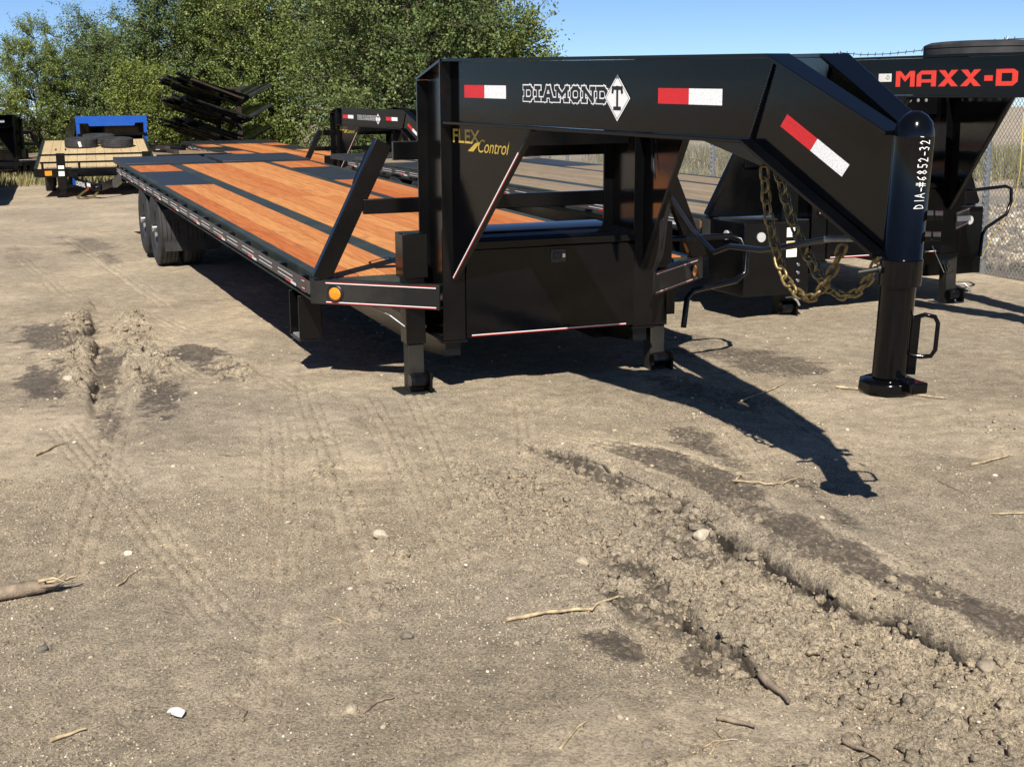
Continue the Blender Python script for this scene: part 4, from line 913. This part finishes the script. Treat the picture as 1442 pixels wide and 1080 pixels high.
# ---------------------------------------------------------------- scattered grit and clods, one object each
def ico(sub):
    import bmesh
    if sub == 0: return np.array([(1, 0, 0), (-1, 0, 0), (0, 1, 0), (0, -1, 0), (0, 0, 1), (0, 0, -1)], float), np.array([(0, 2, 4), (2, 1, 4), (1, 3, 4), (3, 0, 4), (2, 0, 5), (1, 2, 5), (3, 1, 5), (0, 3, 5)])
    bm = bmesh.new(); bmesh.ops.create_icosphere(bm, subdivisions=sub, radius=1); v = np.array([p.co[:] for p in bm.verts]); f = np.array([[p.index for p in q.verts] for q in bm.faces]); bm.free(); return v, f
def scatter(name, label, P, r, sub, rough, flat, tone, mat, sink=.25, seed=3):
    g = np.random.default_rng(seed); V, F = ico(sub); n = len(P); m = len(V)
    K = 24; protos = []
    for k in range(K):
        d = 1+rough*(g.random((m, 1))-.5)*2; protos.append(V*d*np.array([1, .6+.5*g.random(), flat*(.7+.6*g.random())]))
    protos = np.array(protos); A = g.random(n)*2*math.pi; c, s = np.cos(A), np.sin(A)
    B = protos[g.integers(0, K, n)]*r[:, None, None]
    tilt = (g.random(n)-.5)*.9; ct, st = np.cos(tilt)[:, None], np.sin(tilt)[:, None]
    x, y, z = B[:, :, 0], B[:, :, 1], B[:, :, 2]; y, z = y*ct-z*st, y*st+z*ct
    X = x*c[:, None]-y*s[:, None]+P[:, 0:1]; Y = x*s[:, None]+y*c[:, None]+P[:, 1:2]; Z = z+P[:, 2:3]+(r*flat*(1-sink*2))[:, None]*.5
    co = np.stack([X, Y, Z], -1).reshape(-1, 3).astype(np.float32); fa = (F[None]+(np.arange(n)*m)[:, None, None]).reshape(-1, 3)
    me = bpy.data.meshes.new(name); me.vertices.add(len(co)); me.vertices.foreach_set('co', co.ravel()); me.loops.add(fa.size); me.loops.foreach_set('vertex_index', fa.ravel().astype(np.int32))
    me.polygons.add(len(fa)); me.polygons.foreach_set('loop_start', np.arange(0, fa.size, 3, dtype=np.int32)); me.polygons.foreach_set('loop_total', np.full(len(fa), 3, np.int32)); me.update(calc_edges=True)
    a = me.attributes.new('tone', 'FLOAT', 'POINT'); a.data.foreach_set('value', np.repeat(tone, m).astype(np.float32))
    if sub > 1 and mat != 'soil': me.shade_smooth()
    me.materials.append(MATS[mat]); o = link_mesh(name, me); tag(o, label, name.split('_')[-1], kind='stuff'); return o
def sample(n, x0, x1, y0, y1, want=None, seed=5):
    g = np.random.default_rng(seed); x = g.uniform(x0, x1, n); y = g.uniform(y0, y1, n); f = field(x, y)
    k = np.ones(n, bool) if want is None else want(x, y, f, g)
    return np.stack([x, y, f[0]], -1)[k], f[2][k], f[1][k], g
def wedge(x, y): return (y > -3.6+.0*x) & (y < 1.8-.42*(x-1.0)) 
P, c_, d_, g = sample(190000, 1.2, 5.6, -3.3, 1.7, lambda x, y, f, g: wedge(x, y) & (g.random(len(x)) < .16+.50*ss(.42, .62, fbm(x, y, .9, 101, 3))) & (f[1] < .5) & (g.random(len(x)) > f[4]*.85))
r = .0019+.0050*g.random(len(P))**3.5
scatter('fine_gravel', 'fine pale gravel strewn over the dirt', P, r, 0, .3, .65, np.clip(g.normal(.50, .20, len(P)), 0, 1), 'pebble')
P, c_, d_, g = sample(1500, -3.0, 5.5, -3.3, 2.4, lambda x, y, f, g: (g.random(len(x)) < .6), 7)
r = .005+.010*g.random(len(P))**3.2
scatter('scattered_pebbles', 'scattered pebbles on the dirt yard', P, r, 2, .16, .6, np.clip(g.normal(.5, .22, len(P)), 0, 1), 'pebble', seed=8)
P, c_, d_, g = sample(90000, -4.6, 5.6, -3.2, 1.9, lambda x, y, f, g: g.random(len(x)) < f[2]**1.6*.55*np.where(x < 1.4, .6, 1), 9)
r = .005+.024*g.random(len(P))**3.2
scatter('soil_clods', 'crumbly soil clods heaped along the tyre ruts', P, r, 2, .34, .7, np.clip(g.normal(.45, .07, len(P)), 0, 1), 'soil', sink=.5, seed=10)
P, c_, d_, g = sample(60000, .8, 5.6, -3.3, 1.7, lambda x, y, f, g: wedge(x, y) & (g.random(len(x)) < .10+.6*ss(.48, .66, fbm(x, y, 1.6, 141, 4))) & (g.random(len(x)) > f[4]*.7), 17)
r = .0025+.0075*g.random(len(P))**3.0
scatter('soil_crumbs', 'loose soil crumbs scattered over the yard', P, r, 1 if len(P) < 9000 else 0, .4, .7, np.clip(g.normal(.45, .07, len(P)), 0, 1), 'soil', sink=.35, seed=18)
P, c_, d_, g = sample(9000, -9, 2.5, 5.9, 13, lambda x, y, f, g: g.random(len(x)) < f[3], 13)
r = .02+.05*g.random(len(P))**2
scatter('rubble_gravel', 'grey broken gravel banked beyond the chain-link fence', P, r, 1, .22, .7, np.clip(g.normal(.45, .25, len(P)), 0, 1), 'pebble', seed=14)

# ---------------------------------------------------------------- sticks, stones, scraps
def stick(pts, r, label, mat='straw', name='stick', lift=.0):
    g = random.Random(hash(label) % 999); P = []
    for i in range(len(pts)-1):
        for k in range(4):
            t = k/4; x = pts[i][0]*(1-t)+pts[i+1][0]*t; y = pts[i][1]*(1-t)+pts[i+1][1]*t
            j = min(r, .006); P.append((x+g.uniform(-1, 1)*j, y+g.uniform(-1, 1)*j))
    P.append(pts[-1]); n = len(P)
    # a stiff stick rides on the high points of the ground
    zs = [gz(*p) for p in P]; z0 = max(zs[:n//2+1]); z1 = max(zs[n//2:])
    Q = [(p[0], p[1], max(zs[i], .5*zs[i]+.5*(z0+(z1-z0)*i/(n-1)))+r*.8+lift) for i, p in enumerate(P)]
    r = r*.68; rs = [r*(1.0-.55*i/(n-1))*g.uniform(.85, 1.15) for i in range(n)]
    return tag(MB().tube(Q, rs, 7).build(name, mat, smooth=60), label, 'stick')
stick([(4.03, -1.62), (4.02, -1.48), (4.05, -1.34), (3.97, -1.20)], .011, 'long pale bent stick lying across the churned soil', 'straw')
stick([(1.35, 1.42), (1.63, 1.67), (1.89, 1.77)], .012, 'straight pale stick on the ground behind the coupler foot')
stick([(2.94, -.17), (3.04, -.06), (2.97, .13)], .008, 'thin curved twig beside the shadow of the coupler')
stick([(2.94, -.16), (2.86, -.08), (2.84, .0)], .007, 'short pale twig forking off near the shadow of the coupler')
stick([(1.46, .74), (1.28, 1.03), (1.16, 1.2)], .009, 'pale twig lying over the edge of the neck shadow')
stick([(3.08, .97), (3.03, 1.22)], .010, 'short pale stick by the rubble to the right of the coupler shadow')
stick([(3.70, .54), (3.80, .70)], .006, 'dry straw stem lying level with the second rut')
stick([(3.21, .68), (3.42, .66)], .004, 'very thin dark twig beyond the coupler shadow', 'dead_wood')
stick([(1.09, -2.9), (.85, -2.74)], .009, 'small pale twig beside the near end of the left rut')
stick([(3.19, -2.74), (3.03, -2.63)], .005, 'thin twig just beyond the broken log')
stick([(3.76, -2.12), (3.92, -2.11)], .005, 'pale straw stem lying by the tyre groove')
stick([(3.77, -2.14), (3.90, -2.09)], .004, 'second straw stem crossing another by the tyre groove')
stick([(4.52, -2.23), (4.47, -2.17), (4.46, -2.12)], .007, 'dark bent twig on fine gravel', 'dead_wood')
stick([(4.92, -1.82), (4.82, -1.70)], .006, 'thin pale twig on the gravel near the puddle marks')
stick([(5.09, -1.53), (5.05, -1.45), (5.07, -1.39)], .004, 'curved straw blade lying near the big clods')
stick([(5.12, -1.50), (5.04, -1.42), (4.98, -1.41)], .004, 'split straw blade lying near the big clods')
stick([(5.18, -1.14), (5.30, -1.12)], .012, 'dark soil covered root among the big clods', 'dead_wood')
stick([(3.52, -2.62), (3.58, -2.57)], .005, 'short dark twig by the tread grooves', 'dead_wood')
stick([(4.37, -3.02), (4.34, -2.93)], .009, 'short pale leaf shaped splinter on the gravel')
stick([(4.28, -2.55), (4.40, -2.52), (4.46, -2.54)], .005, 'thin dark twig near the white paper scrap', 'dead_wood')
stick([(1.45, -2.1), (1.52, -1.98)], .005, 'small dark twig on smooth dirt', 'dead_wood')
stick([(4.76, -1.13), (4.93, -1.15)], .022, 'thick mud coloured stick half sunk by the second torn edge', 'dead_wood')
stick([(4.93, -1.37), (5.02, -1.31)], .014, 'grey weathered stick lying below the puddle', 'dead_wood')
def log():
    z = gz(3.18, -3.0); r = tag(empty('broken_log', (3.18, -3.02, z)), 'broken log with splintered end lying on the gravel', 'log')
    g = random.Random(5); pts = [(.05, -.40, .020), (.03, -.28, .024), (.012, -.15, .026), (-.005, -.02, .030), (-.004, .05, .032)]
    MB().tube(pts, [.018, .020, .023, .026, .022], 12).build('trunk', 'dead_wood', r, smooth=70)
    for k in range(9):
        a = g.uniform(0, 6.28); MB().tube([(-.004+.02*math.cos(a), .03, .04+.02*math.sin(a)), (-.004+.026*math.cos(a)+g.uniform(-.01, .01), .08, .042+.022*math.sin(a)), (g.uniform(-.03, .03), .11+.05*g.random(), .035+.03*g.random())], [.008, .005, .0015], 6).build('splinter', 'straw' if k % 2 else 'dead_wood', r, smooth=60)
log()
def stone(x, y, r, label, tone, k):
    g = np.random.default_rng(k); V, F = ico(3); V = V*(1+.18*(g.random((len(V), 1))-.5))
    for _ in range(7):
        n = g.normal(size=3); n /= np.linalg.norm(n); d = V@n; cut = .62+.25*g.random(); V = V-np.outer(np.maximum(d-cut, 0), n)
    V = V*np.array([1, .75, .55])*r; me = bpy.data.meshes.new('stone'); me.from_pydata(V.tolist(), [], F.tolist()); me.shade_smooth()
    a = me.attributes.new('tone', 'FLOAT', 'POINT'); a.data.foreach_set('value', np.full(len(V), tone, np.float32)); me.materials.append(MATS['pebble'])
    o = link_mesh('stone', me); o.location = (x, y, gz(x, y)+r*.25); o.rotation_euler = (.2, .1, k); tag(o, label, 'stone')
stone(3.07, -1.76, .032, 'pale angular stone on the low ridge of crumbled soil', .78, 1)
stone(3.49, -.62, .045, 'pale flat stone in the churned rut floor', .8, 2)
stone(3.52, -1.13, .035, 'small tan stone above the long pale stick', .75, 3)
stone(4.05, -1.96, .024, 'round dark pebble alone on smooth dirt', .12, 4)
stone(3.72, -3.01, .022, 'dark grey stone below the broken log', .05, 5)
stone(4.49, -2.25, .022, 'pale stone touching the dark bent twig', .7, 6)
stone(-.9, -2.62, .035, 'pale cobble in the crumbled bank of the left rut', .8, 7)
stone(2.84, -2.66, .02, 'white chip of stone beyond the broken log', .9, 8)
stone(4.97, -.52, .045, 'large brown clod shaped stone at the end of the rut', .4, 9)
stone(5.12, -.50, .04, 'second brown clod shaped stone at the end of the rut', .38, 10)
def paper():
    x, y = 4.36, -2.70; z = gz(x, y)+.012; g = random.Random(3)
    pts = [(math.cos(a)*.028*g.uniform(.6, 1.2), math.sin(a)*.022*g.uniform(.6, 1.2), g.uniform(-.004, .012)) for a in [k*math.pi/5 for k in range(10)]]
    m = MB(); m.add([(0, 0, .006)]+pts+[(p[0], p[1], p[2]-.0012) for p in pts]+[(0, 0, .0048)], [(0, 1+k, 1+(k+1) % 10) for k in range(10)]+[(21, 11+(k+1) % 10, 11+k) for k in range(10)]+[(1+k, 11+k, 11+(k+1) % 10, 1+(k+1) % 10) for k in range(10)])
    o = m.build('paper_scrap', 'paper_white'); o.location = (x, y, z); tag(o, 'torn white paper scrap on the gravel', 'paper')
paper()

# ---------------------------------------------------------------- trees
def tree_proto(seed, H, Rr, n_leaf, stems=5, leaf=.085, up=.5, low=.08):
    g = np.random.default_rng(seed); tb = MB(); tw = []
    base_r = .045*H/5
    for s in range(stems):
        a = s*2*math.pi/stems+g.uniform(-.4, .4); lean = g.uniform(.25, .95) if stems > 1 else .1
        hh = H*g.uniform(.72, 1.0); P = []; x = np.array([.12*math.cos(a), .12*math.sin(a), 0.0]); n = 9
        for k in range(n):
            t = k/(n-1); rad = Rr*.62*lean*t**1.2
            P.append((x[0]+rad*math.cos(a)+g.normal()*.07*H/6, x[1]+rad*math.sin(a)+g.normal()*.07*H/6, hh*t*.94))
        tb.tube(P, [base_r*(1.25-1.1*k/(n-1)) for k in range(n)], 6)
        for k in range(1, n):
            p = np.array(P[k]); t = k/(n-1)
            for b in range(int(5+4*g.random())):
                az = a+g.uniform(-1.9, 1.9) if t < .8 else g.uniform(0, 6.28)
                ln = Rr*g.uniform(.35, .8)*(1.05-.62*t)*(1 if t > .15 else .75)
                rise = g.uniform(-.05, up+.3*t); d = np.array([math.cos(az), math.sin(az), rise]); q = p+d*ln*.5; e = p+d*ln+np.array([0, 0, -.12*ln*g.random()])
                tb.tube([p, q+g.normal(size=3)*.04, e], [.018*H/6, .012*H/6, .004], 4, cap=False)
                nt = int(5+6*g.random())
                for w in range(nt):
                    u = g.uniform(.2, 1.0); o = p+(q-p)*2*u if u < .5 else q+(e-q)*(2*u-1)
                    d2 = d+g.normal(size=3)*.75; d2[2] += .25+.5*t; d2 /= np.linalg.norm(d2); tl = g.uniform(.35, .95)*Rr*.27
                    tw.append((o, d2, tl*1.35))
    for k in range(14):                                    # whips that break the outline
        a = g.uniform(0, 6.28); o = np.array([Rr*.3*math.cos(a), Rr*.3*math.sin(a), H*g.uniform(.75, .93)]); d2 = np.array([.35*math.cos(a), .35*math.sin(a), 1.0]); tw.append((o, d2/np.linalg.norm(d2), H*.13*g.uniform(.7, 1.4)))
    per = max(4, n_leaf//len(tw)); m = len(tw); O = np.array([t[0] for t in tw]); Dr = np.array([t[1] for t in tw]); T = np.array([t[2] for t in tw])
    idx = np.repeat(np.arange(m), per); u = g.random(len(idx))**.8; pos = O[idx]+Dr[idx]*(T[idx]*u)[:, None]; pos[:, 2] -= .10*T[idx]*u*u*3*.5
    pos += g.normal(size=pos.shape)*(.018+.024*Rr/3)*(.5+u)[:, None]
    n = len(pos); nr = g.normal(size=(n, 3)); nr[:, 2] += .7; nr /= np.linalg.norm(nr, axis=1)[:, None]
    ax = Dr[idx]+g.normal(size=(n, 3))*.7; ax -= nr*(ax*nr).sum(1)[:, None]; ax /= np.linalg.norm(ax, axis=1)[:, None]; bx = np.cross(nr, ax)
    l = leaf*g.uniform(.6, 1.35, n)[:, None]; V = np.stack([pos, pos+ax*l*.5+bx*l*.27, pos+ax*l, pos+ax*l*.5-bx*l*.27], 1)
    V[:, :, 2] = np.maximum(V[:, :, 2], .03)
    co = V.reshape(-1, 3).astype(np.float32); q = np.arange(4*n, dtype=np.int32)
    me = bpy.data.meshes.new('crown'); me.vertices.add(4*n); me.vertices.foreach_set('co', co.ravel()); me.loops.add(4*n); me.loops.foreach_set('vertex_index', q)
    me.polygons.add(n); me.polygons.foreach_set('loop_start', np.arange(0, 4*n, 4, dtype=np.int32)); me.polygons.foreach_set('loop_total', np.full(n, 4, np.int32)); me.update(calc_edges=True)
    clump = g.random(m)[idx]; tone = np.clip(.38+.62*(clump-.5)+g.normal(size=n)*.15, 0, 1)
    at = me.attributes.new('tone', 'FLOAT', 'POINT'); at.data.foreach_set('value', np.repeat(tone, 4).astype(np.float32))
    me.materials.append(MATS['leaf_green']); return me, tb.mesh('trunk', 'bark', True)
PROTO = [tree_proto(1, 6.0, 3.0, 82000, 6, .072), tree_proto(2, 6.0, 2.3, 66000, 5, .070, up=.8), tree_proto(5, 6.0, 3.2, 92000, 7, .070, up=.35), tree_proto(8, 3.2, 1.6, 28000, 7, .068, up=.7)]
CROWN = {}
def tree(k, x, y, sc, rz, mat, label, cat='tree', group='trees along the back of the yard', zs=1.0, name='elm_tree'):
    r = tag(empty(name, (x, y, gz(x, y)-.03), (0, 0, rz)), label, cat, group); r.scale = (sc, sc, sc*zs)
    c = link_mesh('crown', PROTO[k][0], r); c.material_slots[0].link = 'OBJECT'; c.material_slots[0].material = MATS[mat]; link_mesh('trunk', PROTO[k][1], r)
tree(2, -27.5, 7.9, 1.26, .3, 'leaf_dark', 'tallest dark elm with drooping branches behind the far orange decked gooseneck trailer')
tree(0, -33.0, 9.9, 1.2, 2.1, 'leaf_dark', 'broad elm standing just behind the tallest dark elm')
tree(0, -36.2, 9.2, 1.25, 1.1, 'leaf_green', 'green elm rising to the right of the cantilever rack')
tree(2, -39.8, 6.0, 1.18, 4.0, 'leaf_green', 'bright green elm directly behind the cantilever rack')
tree(1, -40.0, 3.4, 1.12, 5.0, 'leaf_dark', 'dark elm behind the yellow green bush')
tree(0, -41.5, 1.4, .86, .7, 'leaf_dark', 'rounded elm behind the blue dump trailer')
tree(1, -41.0, -.6, .82, 3.3, 'leaf_green', 'loose green elm standing left of the blue dump trailer')
tree(1, -42.0, -3.2, .90, 1.9, 'leaf_dark', 'slender spiky elm behind the distant black gooseneck neck', zs=1.05)
tree(2, -44.5, -5.6, .72, 2.6, 'leaf_green', 'elm at the far left end of the tree row')
tree(2, -46.0, 2.5, .86, 5.5, 'leaf_dark', 'dark elm in the second row behind the rounded elm')
tree(0, -45.0, 6.5, 1.3, 3.0, 'leaf_dark', 'tall dark elm in the second row behind the rack')
tree(1, -39.0, 10.2, 1.35, .2, 'leaf_green', 'tall narrow elm in the second row behind the green elm')
tree(3, -37.2, 2.35, 1.1, .4, 'leaf_yellow', 'yellow green bush left of the cantilever rack', 'bush', 'bushes at the back of the yard', name='bush')
tree(3, -39.5, -2.6, 1.0, 1.4, 'leaf_yellow', 'yellowish bush by the distant black gooseneck neck', 'bush', 'bushes at the back of the yard', name='bush')
tree(3, -28.2, 10.7, 1.42, 3.4, 'leaf_yellow', 'yellow tipped bush at the right foot of the tallest elm', 'bush', 'bushes at the back of the yard', name='bush')
tree(3, -23.8, 7.9, .62, 5.1, 'leaf_green', 'low bush under the tallest elm beside the far gooseneck trailer', 'bush', 'bushes at the back of the yard', name='bush')
# beyond the fence on the right
for k, (x, y, s, m, lab) in enumerate(((-14, 34, .80, 'leaf_dark', 'round tree far beyond the fence beside the white shed'), (-21, 40, .95, 'leaf_dark', 'dark tree far beyond the fence left of the white shed'), (-9, 27, .75, 'leaf_dark', 'bushy tree beyond the fence right of the coupler'),
                                 (-5, 26, .7, 'leaf_green', 'green tree beyond the fence at the right end of the yard'), (-30, 46, 1.0, 'leaf_dark', 'faint dark tree far beyond the fence behind the white truck'), (-27, 52, 1.0, 'leaf_dark', 'distant tree behind the white shed roof'), (-3.5, 22.5, .6, 'leaf_green', 'shrubby tree on the grass strip beyond the fence'))):
    tree((0, 2, 1)[k % 3], x, y, s*.62, k*1.3, m, lab, group='trees beyond the fence')

# ---------------------------------------------------------------- grass beyond the fence
def grass(name, label, n, x0, x1, y0, y1, hh, seed):
    g = np.random.default_rng(seed); x = g.uniform(x0, x1, n); y = g.uniform(y0, y1, n); k = g.random(n) < ss(.36, .55, fbm(x, y, .35, 121, 3)); x, y = x[k], y[k]; n = len(x)
    z = field(x, y)[0]; h = hh*g.uniform(.4, 1.2, n); a = g.random(n)*6.28; lean = g.uniform(.1, .7, n)*h; w = .010+.012*g.random(n)
    bx, by = np.cos(a), np.sin(a); P = np.stack([x, y, z], -1); W = np.stack([-by*w, bx*w, 0*w], -1); tip = np.stack([bx*lean, by*lean, h], -1)
    V = np.stack([P-W, P+W, P+tip*.6+W*.6, P+tip], 1); co = V.reshape(-1, 3).astype(np.float32)
    me = bpy.data.meshes.new(name); me.vertices.add(4*n); me.vertices.foreach_set('co', co.ravel()); me.loops.add(4*n); me.loops.foreach_set('vertex_index', np.arange(4*n, dtype=np.int32))
    me.polygons.add(n); me.polygons.foreach_set('loop_start', np.arange(0, 4*n, 4, dtype=np.int32)); me.polygons.foreach_set('loop_total', np.full(n, 4, np.int32)); me.update(calc_edges=True)
    at = me.attributes.new('tone', 'FLOAT', 'POINT'); at.data.foreach_set('value', np.repeat(np.clip(g.normal(.45, .25, n), 0, 1), 4).astype(np.float32)); me.materials.append(MATS['grass_blade'])
    tag(link_mesh(name, me), label, 'grass', kind='stuff')
grass('dry_grass', 'tall dry grass strip beyond the chain-link fence', 60000, -34, 4, 15.5, 23, .62, 31)
grass('fence_weeds', 'dry weeds along the far end of the chain-link fence', 26000, -28, -8, 7.6, 11.5, .42, 33)
grass('yard_weeds', 'low weeds at the edge of the yard under the trees', 26000, -46, -30, -6, 9.5, .30, 35)

# ---------------------------------------------------------------- chain-link fence with barbed wire
def fy(x): return 5.64-.085*(x+2.51)
def fence():
    r = tag(empty('chain_link_fence', (-2.51, fy(-2.51), 0)), 'galvanised chain-link fence with barbed wire behind the red lettered trailer', 'fence')
    ox, oy = -2.51, fy(-2.51); H = 1.78
    def W(x, z, off=0): return (x-ox, fy(x)-oy+off, z+.0075*min(0, x+8)-(.03 if z == 0 else 0))
    k = 0
    for x in [-2.51-3.0*i for i in range(9)]+[.49, 3.49]:
        MB().tube([W(x, 0), W(x, 1.86)], .032, 14).build('post', 'galvanised', r, smooth=50)
        MB().tube([W(x, 1.82), W(x, 2.16, .16)], .012, 8).build('wire_arm', 'galvanised', r)
    MB().tube([W(-26.5, 1.80), W(3.49, 1.80)], .02, 10).build('top_rail', 'galvanised', r, smooth=50)
    wm = MB(); a = .052; xs = np.arange(-26.5, 3.4+H, a)
    for x in xs:
        for s in (1, -1):
            p0 = [x, .03]; p1 = [x-s*(H-.03)*.9, H]
            lo, hi = -26.5, 3.49
            def clip(p, q):
                (xa, za), (xb, zb) = p, q
                if xa > hi and xb > hi or xa < lo and xb < lo: return None
                f = lambda X: za+(zb-za)*(X-xa)/(xb-xa)
                if xa > hi: xa, za = hi, f(hi)
                if xa < lo: xa, za = lo, f(lo)
                return (xa, za), (xb, zb)
            cc = clip(p0, p1)
            if cc is None: continue
            (xa, za), (xb, zb) = cc
            if xb > hi or xb < lo:
                X = hi if xb > hi else lo; zb = za+(zb-za)*(X-xa)/(xb-xa); xb = X
            wm.tube([W(xa, za, s*.002-.034), W(xb, zb, s*.002-.034)], .0032, 3, cap=False)
    m = wm.build('wire_mesh', 'galvanised', r); m['kind'] = 'stuff'
    for z, off in ((2.14, .15), (2.02, .10)):
        P = []; b = MB()
        for i in range(9):
            x0 = 3.49-3*i
            for q in range(6):
                t = q/6; P.append(W(x0-3*t, z-.05*4*t*(1-t)+.012*math.sin(i*3+q), off))
        b.tube(P, .004, 4)
        for i in range(180):
            t = i/180*(len(P)-1); n_ = int(t); f = t-n_; p = Vector(P[n_]).lerp(Vector(P[min(n_+1, len(P)-1)]), f)
            b.bar(p+Vector((-.006, .0, -.02)), p+Vector((.006, 0, .02)), .005, .005)
        b.build('barbed_wire', 'rust_steel', r)
fence()
rp = MB().tube([(-1.86, 5.46, 1.48), (-1.88, 5.47, 1.0), (-1.95, 5.49, .72), (-2.25, 5.5, .35), (-2.35, 5.5, .2)], .0035, 6).build('yellow_rope', 'yellow_rope', smooth=60); tag(rp, 'thin yellow rope hanging down by the fence post', 'rope')

# ---------------------------------------------------------------- far buildings and vehicles beyond the fence
def shed():
    r = tag(empty('shed', (-26, 44, -.14), (0, 0, .5)), 'white shed with low gable roof far beyond the fence', 'building')
    MB().box(-5, 5, -3, 3, 0, 2.6).build('wall', 'white_siding', r)
    MB().prism([(-5.2, -3.3, 2.6), (-5.2, 0, 3.5), (-5.2, 3.3, 2.6)], (10.4, 0, 0)).build('roof', 'white_siding', r)
    for x in (-3, 0, 3):
        w = MB().box(x-.6, x+.6, -3.03, -3.003, .9, 1.9).build('window', 'window_glass', r); MB().box(x-.7, x+.7, -3.06, -3.031, .8, .88).build('sill', 'white_siding', w)
    MB().box(5.003, 5.03, -.6, .6, 0, 2.0).build('door', 'rust_steel', r)
shed()
def truck():
    r = tag(empty('box_truck', (-17.5, 31, -.07), (0, 0, .3)), 'white box truck parked far beyond the fence', 'truck')
    MB().box(-4.2, .6, -1.1, 1.1, .75, 2.75).build('cargo_box', 'white_siding', r, bevel=.05)
    MB().prism([(.7, -1.0, .55), (2.5, -1.0, .55), (2.5, -1.0, 1.25), (1.9, -1.0, 1.45), (1.5, -1.0, 2.05), (.7, -1.0, 2.05)], (0, 2.0, 0)).build('cab', 'white_siding', r, bevel=.05)
    MB().prism([(1.6, -1.012, 1.45), (1.85, -1.012, 1.45), (1.5, -1.012, 1.95), (.85, -1.012, 1.95), (.85, -1.012, 1.45)], (0, 2.024, 0)).build('window', 'window_glass', r)
    MB().box(-4.2, 2.3, -.4, .4, .5, .745).build('frame', 'black_paint', r)
    for x in (-3, 1.7):
        for s in (-1, 1): wheel(r, x, s*.95, .39, s)
truck()
